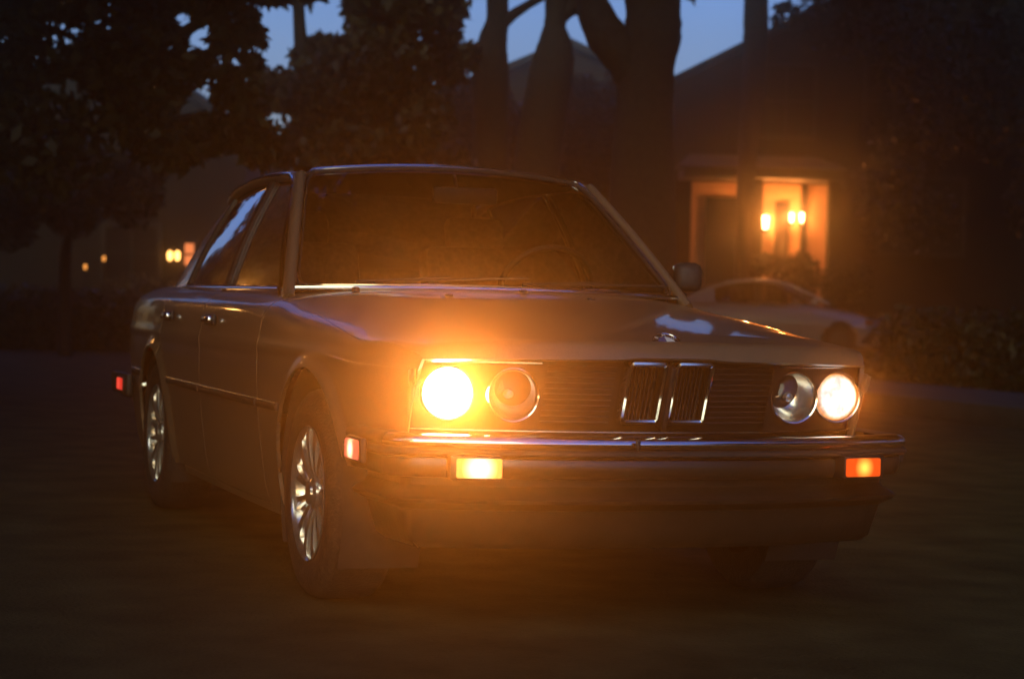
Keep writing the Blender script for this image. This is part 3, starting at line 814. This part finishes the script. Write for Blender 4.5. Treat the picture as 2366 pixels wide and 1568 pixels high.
g.add([Vector(p) for p in ((xa, -pd-.35, za), (xb, -pd-.35, za), (xb-.4, -.03, zb_), (xa+.4, -.03, zb_), (xa, -.03, za), (xb, -.03, za))], [(0, 1, 2, 3), (0, 3, 4), (1, 5, 2), (0, 4, 5, 1)])
fix(g.build('porch_roof', ROOFM, hB, 0))
MB().box(((X(1555)+X(1905))/2, -pd/2-.12, .10), (X(1905)-X(1555), pd, .5)).build('porch_floor', CONC, hB)
for px, w_ in ((1716, .30), (1893, .30)):
    MB().box((X(px), -pd+.05, zt/2), (w_, w_*.8, zt), bev=.02).build('porch_column', WALLB, hB)
window(hB, X(1800), Z(1800, 235), 1.2, 1.5); window(hB, X(2050), Z(2050, 235), 1.2, 1.5); window(hB, X(2120), Z(2120, 500), 1.8, 1.6)
for px, py, s_ in ((1757, 512, 1.), (1816, 502, .72), (1839, 502, .72)):
    q = (X(px), -.34, Z(px, py))
    l = empty('wall_lantern'); l.parent = hB
    MB().lathe([(.0001, -.20*s_), (.05*s_, -.16*s_), (.075*s_, .10*s_), (.0001, .12*s_)], 10, Matrix.Translation(q) @ Matrix.Rotation(R(90), 4, 'X')).build('lantern_glass', LAMPW, l)
    MB().lathe([(.0001, -.30*s_), (.02, -.28*s_), (.10*s_, -.19*s_), (.0001, -.17*s_)], 10, Matrix.Translation(q) @ Matrix.Rotation(R(90), 4, 'X')).tube([(q[0], q[1], q[2]-.12), (q[0], q[1]+.2, q[2]-.10)], .015, 6).build('lantern_cap', BLACK, l)
    ld = bpy.data.lights.new('lantern_light', 'POINT'); ld.color = (1., .29, .06); ld.energy = 66*s_*EK*(1.7 if px < 1800 else .8); ld.shadow_soft_size = .05
    lo = bpy.data.objects.new('lantern_light', ld); COL.objects.link(lo); lo.parent = l; lo.location = (q[0], q[1]-.13, q[2])
# House C on the left with two small wall lamps
dC = 44
X = lambda px: Xof(px, dC)
Z = lambda px, py: Zof(px, py, dC)
hC = house('dark_house', dC, X(-120), X(560), X(220), 6.3, 4.2, 8, WALLB, 'dark house far left with twin glowing lamps beside its porch')
for px in (391, 408):
    q = (X(px), -.14, Z(px, 590))
    l = MB().box((q[0], q[1]+.07, q[2]+.16), (.12, .14, .05), bev=.01).build('wall_lamp', BLACK, hC)
    MB().lathe([(.0001, -.12), (.05, -.08), (.055, .06), (.0001, .10)], 10, Matrix.Translation(q) @ Matrix.Rotation(R(90), 4, 'X')).build('lamp_glass', LAMPC, l)
window(hC, X(434), Z(434, 588), .20, .46, panes=1, gm=LAMPR)
window(hC, X(300), Z(300, 585), 1.1, 1.1)
MB().box((X(380), -.9, Z(380, 640)), (.05, .05, .9)).build('porch_post', TRIM, hC)

# ---------------- trees
def leaves(mb, c, r, n, size):
    for _ in range(n):
        while 1:
            v = Vector((random.uniform(-1, 1), random.uniform(-1, 1), random.uniform(-1, 1)))
            if v.length <= 1: break
        p = c+Vector((v.x*r[0], v.y*r[1], v.z*r[2]))
        a = Vector((random.gauss(0, 1), random.gauss(0, 1), random.gauss(0, 1)-.3)).normalized()
        b = a.cross(Vector((random.gauss(0, 1), random.gauss(0, 1), random.gauss(0, 1)))).normalized()
        s = size*random.uniform(.6, 1.3)
        n0 = len(mb.v)
        mb.v += [tuple(p-a*s*.5), tuple(p+b*s*.26+a*s*.05), tuple(p+a*s*.62), tuple(p-b*s*.26+a*s*.05)]
        mb.f.append((n0, n0+1, n0+2, n0+3))
def tree(name, label, d, trunks, blobs, size, mat, cat='tree', group=None, density=1., bark=BARK):
    """trunks: list of [(px, py, width_px, depth offset)]; blobs: (px, py, radius px x, radius px y, leaves)"""
    t = None
    base = trunks[0][0]
    p0 = at(base[0], base[1], d+(base[3] if len(base) > 3 else 0))
    t = empty(name, (p0.x, p0.y, 0)); tag(t, label, cat, group)
    mb = MB()
    for tr in trunks:
        P = [at(q[0], q[1], d+(q[3] if len(q) > 3 else 0)) for q in tr]
        Rr = [q[2]*.5*d/FPX for q in tr]
        # resample smoothly with a knotty surface
        pts = []; rr = []
        for i in range(len(P)-1):
            a = P[max(i-1, 0)]; b = P[i]; c = P[i+1]; e = P[min(i+2, len(P)-1)]
            for k in range(6):
                s_ = k/6; q = cr(tuple(a), tuple(b), tuple(c), tuple(e), s_); pts.append(Vector(q)); rr.append((Rr[i]*(1-s_)+Rr[i+1]*s_)*random.uniform(.97, 1.03))
        pts.append(P[-1]); rr.append(Rr[-1])
        mb.tube(pts, rr, 14)
    mb.v = [tuple(Vector(v)-Vector((p0.x, p0.y, 0))) for v in mb.v]
    mb.build('trunk', bark, t, 60)
    lf = MB()
    for bl in blobs:
        px, py, rx, ry, n = bl[:5]; off = bl[5] if len(bl) > 5 else 0
        dd = d+off; c = at(px, py, dd); k = dd/FPX
        leaves(lf, c, (rx*k, max(rx, ry)*k*.8, ry*k), int(n*density), size)
    if lf.v:
        lf.v = [(x-p0.x, y-p0.y, z) for x, y, z in lf.v]
        lf.build('crown', mat, t, 0)
    return t
def ztop(px, z, d): return 692.8+.0263*(px-1183)-(z-CAMP.z)*FPX/d
# near tree on the left, its crown hanging over the street; thin towards the sky window
def cluster(x0, x1, y0, y1, r, n, cnt, off=0):
    return [(random.uniform(x0, x1), random.uniform(y0, y1), r*random.uniform(.7, 1.25), r*random.uniform(.6, 1.1), cnt, off+random.uniform(-1.2, 1.2)) for _ in range(n)]
def gpy(px, d): return ztop(px, -.1, d)
b1 = cluster(-150, 330, -300, 420, 130, 30, 420)+cluster(330, 540, -320, -120, 90, 10, 330)
b1 += cluster(300, 372, 0, 330, 70, 10, 260)
for q in ((420, -5, 60, 40, 260), (500, 20, 75, 45, 300), (545, -30, 60, 45, 220), (575, 60, 26, 16, 70), (530, 95, 55, 40, 200), (582, 146, 26, 26, 90), (565, 30, 22, 10, 50), (455, 150, 48, 40, 170), (520, 200, 40, 60, 200), (400, 190, 45, 60, 220), (570, 230, 50, 60, 240), (500, 310, 80, 50, 380), (400, 340, 90, 60, 420), (600, 330, 60, 60, 300), (420, 95, 20, 14, 40), (610, -10, 70, 22, 200), (700, -15, 60, 10, 110), (600, 90, 18, 10, 36), (584, 38, 20, 7, 36), (596, 72, 16, 6, 30)):
    b1.append(q)
tree('leafy_tree', 'dark broad leafy tree filling the upper left, ragged against the sky', 19, [[(-120, gpy(-120, 19), 110), (-90, 500, 85), (-20, 300, 75), (60, 60, 60), (100, -300, 40)], [(10, 190, 50), (330, 120, 34), (500, 30, 22), (640, -30, 12)], [(-20, 300, 40), (330, 290, 26), (480, 260, 14)]], b1, .15, LEAF)
# slim tree whose trunk crosses the sky window
b2 = cluster(700, 1040, 130, 400, 80, 26, 330)+cluster(850, 1030, -80, 60, 56, 16, 300)+cluster(640, 800, -330, -90, 90, 10, 300)
b2 += cluster(500, 1100, -1000, -120, 110, 34, 260)+[(640, 192, 50, 38, 200), (722, 146, 62, 42, 270), (762, 118, 58, 40, 260), (835, 82, 46, 46, 240), (815, 18, 26, 22, 100), (742, 92, 26, 13, 44), (1000, 100, 60, 60, 320), (1050, 150, 60, 50, 300), (1080, 125, 34, 28, 120), (1045, 60, 22, 60, 150), (900, 110, 70, 50, 320), (620, 220, 50, 50, 240), (664, 350, 62, 44, 300), (780, 300, 90, 80, 400)]
b2 += cluster(560, 1120, 420, 640, 90, 18, 330)
tree('slender_tree', 'slender trunk crossing the sky gap above the windscreen pillar with low foliage', 27, [[(716, gpy(716, 27), 52), (712, 420, 44), (708, 250, 40), (697, 130, 32), (689, 0, 28), (680, -250, 24)], [(705, 230, 22), (820, 120, 16), (930, 20, 10)]], b2, .17, LEAF2)
# trunk with the arching branch
tree('forked_tree', 'dark forked trunk with a branch arching over an oval of sky', 30, [[(1140, gpy(1140, 30), 86), (1134, 420, 88), (1133, 170, 84), (1138, 100, 70), (1149, 40, 50), (1146, -60, 54), (1130, -260, 46)], [(1158, 58, 34), (1186, 34, 25), (1220, 12, 21), (1262, -14, 21), (1300, -50, 20), (1340, -160, 16)]], cluster(1000, 1330, -900, -150, 110, 34, 260), .17, LEAF2)
# leaning trunk and big trunk
tree('leaning_tree', 'dark trunk leaning right between the oval sky gap and the thickest trunk', 29, [[(1196, gpy(1196, 29), 110), (1236, 420, 110), (1272, 185, 104), (1282, 112, 88), (1282, 60, 52), (1290, 10, 50), (1312, -110, 50), (1330, -300, 40)], [(1276, 70, 24), (1316, 20, 40), (1360, 2, 64), (1386, -60, 62), (1372, -200, 40)]], cluster(1180, 1480, -1000, -200, 120, 34, 260), .17, LEAF)
tree('thick_tree', 'thickest dark trunk rising beside the wide gap of blue sky', 24, [[(1486, gpy(1486, 24), 190), (1484, 430, 150), (1494, 180, 128), (1508, 80, 134), (1508, 0, 130), (1496, -120, 124), (1480, -340, 100)], [(1486, 230, 80), (1446, 140, 96), (1402, 84, 98), (1374, 28, 82), (1356, -30, 72), (1310, -180, 44)]], cluster(1280, 1800, -1100, -230, 130, 50, 300), .16, LEAF)
b5 = cluster(1600, 2300, -900, -160, 110, 34, 260)+cluster(1830, 2420, -260, 130, 90, 30, 300)+[(1800, 40, 22, 12, 36), (1815, 18, 30, 12, 60), (1850, 50, 40, 40, 150), (1790, 52, 10, 8, 14)]+cluster(1960, 2450, 130, 520, 100, 18, 260)
tree('straight_tree', 'straight upright trunk standing in front of the roof slope at the top right', 42.6, [[(1714, gpy(1714, 42.6), 42), (1717, 520, 36), (1742, 180, 54), (1746, 100, 60), (1747, 0, 58), (1749, -260, 50)], [(1750, -120, 30), (1900, -60, 22), (2050, -20, 16)]], b5, .17, LEAF2)
random.seed(5)
tree('bushy_tree', 'added bushy dark tree hiding the gabled house between the trunks', 41, [[(1290, gpy(1290, 41), 40), (1288, 500, 34), (1280, 330, 20), (1290, 240, 8)]], cluster(1040, 1470, 215, 420, 62, 44, 330)+cluster(1000, 1110, 180, 300, 50, 8, 260), .17, LEAF2)  # added to keep the gable wall dark between the trunks
tree('round_tree', 'dark round-crowned small tree at the far left below the hanging foliage', 28, [[(150, gpy(150, 28), 34), (150, 620, 28), (160, 520, 18), (170, 430, 8)]], cluster(-120, 335, 370, 520, 62, 40, 330), .15, LEAF)
# street trees on both pavements whose crowns close over the road: mirrored leaves suggest the nearest, the rest are added to block sky; they darken what the paint and the glass mirror
def crown_mesh(seed, nb, nl, sz, low):
    random.seed(seed); lf = MB()
    for i in range(nb):
        a = random.uniform(0, 6.28); q = math.sqrt(random.uniform(.01, 1)); zz = random.uniform(low, 1)
        leaves(lf, Vector((math.cos(a)*q, math.sin(a)*q, zz)), (.2, .2, .11), nl, sz)
    me = bpy.data.meshes.new('crown'); me.from_pydata(lf.v, [], lf.f); me.materials.append(LEAF); return me
CR = [crown_mesh(3, 120, 420, .050, .50), crown_mesh(4, 120, 420, .050, .50), crown_mesh(5, 130, 400, .055, .16)]
for (tx, ty, hh, rr_, kind, nm) in ((-6.6, 3.5, 9.6, 6.4, 0, 'tall leafy street tree by the near kerb, mirrored in the side glass'), (-7.4, 12.0, 10., 6.2, 1, 'second leafy street tree further along the near kerb'),
 (8.2, 4.6, 10., 7.6, 1, 'broadest leafy street tree on the right pavement, its crown over the bonnet'),
        (-14., -14.0, 12., 6., 2, 'tall tree added at the back left behind the camera'), (15., -14.0, 12., 6., 2, 'tall tree added at the back right behind the camera'), (-15., 3.0, 12., 5., 2, 'tall garden tree added far left of the car'),
        (-8.8, 20.0, 12.0, 3.7, 2, 'tall low-branched tree added on the left pavement behind the car'), (-7.5, 29.0, 12.0, 4.2, 2, 'tall low-branched tree added at the left corner of the cross street'), (9.4, 27., 10.1, 7.4, 0, 'tall tree added on the right pavement by the cross street'), (16., 17., 12.0, 5., 1, 'tall tree added on the right pavement with its crown above the picture'), (-13., 14., 12., 5., 2, 'garden tree added left of the street beyond the rear of the car')):
    t = empty('street_tree', (tx, ty, 0)); tag(t, nm, 'tree')
    MB().tube([(0, 0, -.1), (.1, .1, 1.5), (0, .2, 3.2), (.3, 0, 5.5), (.2, .2, hh*.9)], [.24, .18, .15, .10, .03], 12).build('trunk', BARK, t, 60)
    c = bpy.data.objects.new('crown', CR[kind]); COL.objects.link(c); c.parent = t; c.scale = (rr_, rr_, hh); c.rotation_euler = (0, 0, tx*1.7); c.location = (0, 0, 2.2 if ty == 27. else 0)
random.seed(11)
# street lamp mirrored in the doors and the side glass
t = empty('street_lamp', (-4.75, 23., 0)); tag(t, 'amber globe street lamp on the left pavement, mirrored in the door panels', 'street lamp')
MB().tube([(0, 0, -.1), (0, 0, .5), (0, 0, 3.5)], [.09, .06, .04], 12).build('post', BLACK, t)
MB().lathe([(.0001, -.22), (.14, -.15), (.19, 0), (.14, .15), (.0001, .22)], 16, Matrix.Translation((0, 0, 3.75)) @ Matrix.Rotation(R(90), 4, 'X')).build('globe', LAMPG, t)
# clipped hedges behind the pavements, added out of view; the left darkens side reflections
for hx, ya, yb, nm in ((-8.3, -9., 26., 'long clipped hedge added out of view left of the street, mirrored in the car doors'), (10.6, -16., 1.5, 'long clipped hedge added out of view right of the street')):
    t = empty('hedge', (hx, ya, 0)); tag(t, nm, 'hedge')
    lf = MB()
    y = 0
    while y < yb-ya:
        leaves(lf, Vector((0, y, 1.1)), (.7, 1.0, 1.4), 420, .22); y += .8
    lf.build('foliage', LEAF2, t, 0)
    MB().box((0, (yb-ya)/2, .95), (.55, yb-ya, 2.1)).build('stems', BARK, t, 0)
# low hedge added across the far left end to cover bluish sky-lit ground
pa = at(-140, 700, 31); pb = at(338, 700, 31); t = empty('hedge', (pa.x, pa.y, 0)); tag(t, 'low dark hedge added behind the rear of the car at the far left', 'hedge')
lf = MB(); nn = 16
for i in range(nn):
    v = (pb-pa)*(i/(nn-1)); leaves(lf, Vector((v.x, v.y, .42)), (.42, .42, .52), 420, .12)
lf.build('foliage', LEAF2, t, 0)
st = MB()
for i in range(nn): v = (pb-pa)*(i/(nn-1)); st.tube([(v.x, v.y, -.1), (v.x+.05, v.y, .4), (v.x-.1, v.y+.1, .75)], [.03, .02, .01], 6)
st.build('stem', BARK, t, 0)
pa = at(2078, 700, 24); pb = at(2520, 700, 25); t = empty('hedge', (pa.x, pa.y, 0)); tag(t, 'low dark hedge added at the far right, beyond the right front corner of the car', 'hedge')
lf = MB(); st = MB()  # this right hedge is added to hide a sky-lit strip of ground
for i in range(nn):
    v = (pb-pa)*(i/(nn-1)); leaves(lf, Vector((v.x, v.y, .42)), (.36, .36, .55), 420, .11); st.tube([(v.x, v.y, -.1), (v.x+.05, v.y, .4), (v.x-.1, v.y+.1, .75)], [.03, .02, .01], 6)
lf.build('foliage', LEAF, t, 0); st.build('stem', BARK, t, 0)
# shrubs before the porch and along the far verge
def shrub(label, px, py, d, rx, ry, n, mat=LEAF):
    p = at(px, py, d); k = d/FPX
    t = empty('shrub', (p.x, p.y, 0)); tag(t, label, 'shrub', 'shrubs in front of the houses')
    lf = MB(); leaves(lf, Vector((0, 0, p.z)), (rx*k, rx*k*.8, ry*k), n, .11)
    st = MB()
    for i in range(5):
        a = random.uniform(0, 6.28); st.tube([(0, 0, -.1), (math.cos(a)*rx*k*.3, math.sin(a)*rx*k*.3, p.z*.6), (math.cos(a)*rx*k*.6, math.sin(a)*rx*k*.6, p.z+ry*k*.3)], [.03, .02, .01], 6)
    st.build('stem', BARK, t); lf.build('foliage', mat, t, 0)
    return t
shrub('tall dark shrub covering the foot of the lit porch wall', 1690, 745, 43.4, 90, 60, 1500)
shrub('round shrub hiding the lower part of the front door', 1765, 610, 43.2, 40, 26, 420)
shrub('low bush rising below the paired lanterns', 1850, 640, 43.0, 52, 62, 1000)
shrub('small bush right of the lit porch', 1955, 660, 42.6, 70, 70, 1300)
shrub('narrow shrub beside the orange wall strip', 1604, 628, 43.3, 20, 9, 90)
shrub('leafy bush under the twin wall lamps on the left', 330, 690, 41, 110, 60, 1500, LEAF2)
# distant woods behind everything: reads as one mass
wd = MB()
for i in range(170):
    px = random.uniform(-700, 3000); c = at(px, 560, 68+random.uniform(-3, 5)); leaves(wd, Vector((c.x, c.y, random.uniform(.5, 5.2))), (2.2, 1.5, 1.6), 130, .5)
for i in range(620):  # ring out of view, added to shut out the low sky
    a = random.uniform(0, 360); rr_ = random.uniform(33, 40)
    if -8 < a < 48 or a > 352 or 155 < a < 215: continue  # gap behind the camera lets the chrome mirror low sky
    leaves(wd, Vector((math.sin(R(a))*rr_-2, math.cos(R(a))*rr_+4, random.uniform(.3, 10.5))), (2.6, 2.6, 1.8), 90, .9)
w_ = wd.build('distant_woods', LEAF, None, 0); struct(w_, 'stuff'); w_['label'] = 'dark mass of trees beyond the houses and an added ring round the street'

# small lights far down the street on the left: bollard lamps
for px, py in ((240, 597), (197, 616)):
    p = at(px, py, 40); t = empty('garden_lamp', (p.x, p.y, 0)); tag(t, 'tiny amber garden lamp, %s of the two at far left' % ('upper right' if px > 220 else 'lower left'), 'lamp', 'tiny amber lamps far left')
    MB().tube([(0, 0, -.12), (0, 0, p.z-.06)], .02, 8).build('post', BLACK, t)
    MB().lathe([(.0001, -.06), (.03, -.05), (.035, .04), (.0001, .05)], 10, Matrix.Translation((0, 0, p.z)) @ Matrix.Rotation(R(90), 4, 'X')).build('lamp_glass', LAMPS_, t)
    MB().lathe([(.0001, -.09), (.06, -.055), (.0001, -.05)], 10, Matrix.Translation((0, 0, p.z)) @ Matrix.Rotation(R(90), 4, 'X')).build('lamp_cap', BLACK, t)

# ---------------- parked cars beyond: a rounder saloon
PAINT2 = pbr('blue_grey_paint', (.32, .33, .34), .35, .2, .8, noise=(600, .1))
def saloon(label, loc, rz, mat):
    """rounded modern saloon, nose towards +x, length 4.5"""
    c = empty('parked_car', loc, rz); tag(c, label, 'car', 'cars parked beyond the front car')
    zt_ = [(-2.25, .80), (-2.15, .92), (-1.75, 1.00), (-1.3, 1.02), (.75, .99), (1.3, .92), (1.9, .80), (2.15, .68), (2.25, .55)]
    wt_ = [(-2.25, .62), (-2.1, .76), (-1.6, .85), (0, .88), (1.4, .86), (1.95, .78), (2.15, .66), (2.25, .48)]
    def sec(x, u, sg):
        w = sinterp(wt_, x); zt = sinterp(zt_, x); zb = .20
        th = u*math.pi/2
        e = .38
        y = w*abs(math.sin(th))**e*(1-.06*max(0, .5-u)*0); z = zb+(zt-zb)*(abs(math.cos(th))**.45)
        if u > .8: y = w*(1-.10*(u-.8)/.2); z = zb+(zt-zb)*(abs(math.cos(.8*math.pi/2))**.45)*(1-u)/.2
        return Vector((x, sg*y, z))
    for sg in (-1, 1):
        b = MB().grid(lambda x, u: sec(x, u, sg), lin(-2.25, 2.25, 110), [i/40 for i in range(41)])
        vs = b.v
        for cx in (-1.35, 1.38):
            b.f = [f for f in b.f if not all(math.hypot(vs[i][0]-cx, vs[i][2]-.32) < .36 and abs(vs[i][1]) > .55 for i in f)]
        fix(b.build('body_side', mat, c, 50))
    MB().box((0, 0, .38), (4.2, 1.5, .3), bev=.05).build('underbody', DARK, c)
    MB().box((2.1, 0, .45), (.2, 1.0, .3), bev=.06).box((-2.15, 0, .5), (.2, 1.2, .4), bev=.06).build('bumper', mat, c)
    def roof(x, a):  # upper shell
        zr = sinterp([(-1.75, 1.0), (-1.15, 1.25), (-.7, 1.38), (-.1, 1.43), (.35, 1.38), (.75, 1.22), (1.25, .97)], x)
        zr = max(zr, .95); hw = .74-.16*sstep(1.0, 1.42, zr)
        return Vector((x, a*hw, zr+.03*(1-a*a)-.02*abs(a)**6))
    def ghs(x, t, sg):
        p = roof(x, sg*.98); zb_ = 1.0; w = .80
        return Vector((x, sg*(w+(abs(p.y)-w)*t), .965+(p.z-.965)*t))
    fix(MB().grid(roof, lin(-.78, .40, 16), lin(-1, 1, 13)).build('roof', mat, c, 60))
    fix(MB().grid(roof, lin(.43, 1.24, 14), lin(-.93, .93, 13)).build('windscreen', GLASS, c, 60))
    fix(MB().grid(roof, lin(-1.72, -.80, 14), lin(-.93, .93, 13)).build('rear_window', GLASS, c, 60))
    for sg in (-1, 1):
        for xs, nm, mt, t0, t1 in (((-1.62, -1.05), 'rear_pillar', mat, 0, 1), ((-1.02, -.28), 'rear_side_window', GLASS, .05, .92), ((-.22, .62), 'front_side_window', GLASS, .05, .92)):
            fix(MB().grid(lambda x, t: ghs(x, t, sg), lin(xs[0], xs[1], 10), lin(t0, t1, 6)).build(nm, mt, c, 60))
        MB().tube([ghs(x, 1, sg) for x in lin(-1.5, 1.2, 30)], .028, 8).build('roof_rail', mat, c)
        MB().tube([ghs(-.25, t, sg) for t in (0, .5, 1)], .03, 8).build('centre_pillar', BLACK, c)
        MB().box((.85, sg*.93, 1.02), (.12, .16, .12), bev=.03).build('door_mirror', mat, c)
        MB().box((2.02, sg*.62, .66), (.30, .26, .13), Matrix.Rotation(R(-28*sg), 3, 'Z'), bev=.03).build('headlight', CLEARGL, c)
        MB().box((1.97, sg*.745, .65), (.16, .03, .07), Matrix.Rotation(R(-20*sg), 3, 'Z'), bev=.01).build('indicator', AMB_OFF, c)
        MB().box((-2.15, sg*.62, .78), (.12, .26, .16), bev=.02).build('tail_light', REDOFF, c)
        for cx in (-1.35, 1.38):
            h = empty('wheel', (cx, sg*.86, .32)); h.parent = c
            MX = Matrix.Rotation(R(180 if sg > 0 else 0), 4, 'Z')
            MB().lathe([(.20, .0), (.30, .0), (.32, .03), (.32, .18), (.2, .2)], 32, MX).build('tyre', TYRE, h)
            MB().lathe([(.205, .0), (.19, .02), (.17, .05), (.05, .04), (.0001, .03)], 32, MX).build('rim', ALLOYDARK, h)
            MB().lathe([(.36, .0), (.36, .25), (.0001, .25)], 24, Matrix.Translation((0, 0, 0)) @ MX).build('arch_liner', DARK, h)
    for x in (-.45, .35):
        s_ = MB().box((x, 0, .95), (.16, 1.3, .62), Matrix.Rotation(R(-14), 3, 'Y'), bev=.06).build('seat_row', DARK, c)
    MB().box((0, 0, .70), (3.0, 1.4, .3)).build('cabin_floor', DARK, c)
    return c
d2 = 41.
p = at(1783-.0, 700, d2)
# nose of the car is seen at px 2015: place its centre 2.25 m to the left of it
pn = at(2022, 700, d2); ang = -YAW+R(3)
saloon('pale blue grey rounded saloon parked across the street behind the right headlamps', (pn.x-2.25*math.cos(ang), pn.y-2.25*math.sin(ang), 0), ang, PAINT2)
pn = at(205, 700, 60)
saloon('dark saloon parked far down the street at the left edge', (pn.x, pn.y, 0), R(160), PAINT2)

# ============================================================ LIGHT
w = bpy.data.worlds.new('World'); sc.world = w; w.use_nodes = True
nt = w.node_tree; nt.nodes.clear()
out = nt.nodes.new('ShaderNodeOutputWorld'); bg = nt.nodes.new('ShaderNodeBackground'); sk = nt.nodes.new('ShaderNodeTexSky')
sk.sky_type = 'NISHITA'; sk.sun_disc = False; sk.sun_elevation = R(2.0); sk.sun_rotation = R(SUNROT); sk.air_density = 1.; sk.dust_density = .6; sk.ozone_density = 3.
tint = nt.nodes.new('ShaderNodeMix'); tint.data_type = 'RGBA'; tint.blend_type = 'MULTIPLY'; tint.inputs[0].default_value = 1.; tint.inputs[7].default_value = (*SKYTINT, 1)
nt.links.new(sk.outputs[0], tint.inputs[6]); nt.links.new(tint.outputs[2], bg.inputs['Color']); bg.inputs['Strength'].default_value = SKYSTR
nt.links.new(bg.outputs[0], out.inputs['Surface'])
sd = bpy.data.lights.new('sun', 'SUN'); sd.energy = SUNE; sd.angle = R(60); sd.color = SUNC
so = bpy.data.objects.new('sun', sd); COL.objects.link(so)
el, rot = R(SUNEL), R(SUNROT)
dirv = Vector((math.sin(rot)*math.cos(el), math.cos(rot)*math.cos(el), math.sin(el)))
so.rotation_euler = (-dirv).to_track_quat('-Z', 'Y').to_euler(); so.location = dirv*30+Vector((0, 0, 5))
# headlamp beams: turned towards the camera so haze imitates lens glow; the left burns brighter
for (cx, cz), aim, k in ((LAMPS[0], 30., 1.), (LAMPS[3], 38., .05)):
    ld = bpy.data.lights.new('headlamp_beam', 'SPOT'); ld.energy = BEAM*k; ld.color = BCOL; ld.spot_size = R(BEAMANG); ld.spot_blend = 1.; ld.shadow_soft_size = .05
    lo = bpy.data.objects.new('headlamp_beam', ld); COL.objects.link(lo); lo.parent = car
    lo.location = (cx, gy(cx, cz, -.012)-.075, cz); lo.rotation_euler = (R(-90-BUP), 0, R(-aim))
# air
x0, x1, y0, y1, z0, z1 = -60, 75, -12, 84, -1.2, 13.5
hz = MB(); hz.box(((x0+x1)/2, (y0+y1)/2, (z0+z1)/2), (x1-x0, y1-y0, z1-z0))
m, nt, out = new_mat('haze_air')
m.cycles.volume_sampling = VS
pv = nt.nodes.new('ShaderNodeVolumePrincipled'); pv.inputs['Color'].default_value = (*HAZECOL, 1); pv.inputs['Density'].default_value = HAZE; pv.inputs['Anisotropy'].default_value = ANISO
nt.links.new(pv.outputs[0], out.inputs['Volume'])
hz = hz.build('haze', m, None, 0); hz['kind'] = 'stuff'

# ============================================================ RENDER
sc.view_settings.view_transform = 'Standard'; sc.view_settings.look = 'None'; sc.view_settings.exposure = EXPO; sc.view_settings.gamma = 1
cy = sc.cycles
cy.max_bounces = 6; cy.volume_bounces = 0; cy.transparent_max_bounces = 12; cy.sample_clamp_indirect = 3.; cy.use_denoising = True; cy.denoising_prefilter = 'ACCURATE'; cy.use_adaptive_sampling = False; cy.caustics_reflective = False
for _n, _m in MATS.items():
    if 'lit' in _n and NOMESH: _m.cycles.emission_sampling = 'NONE'
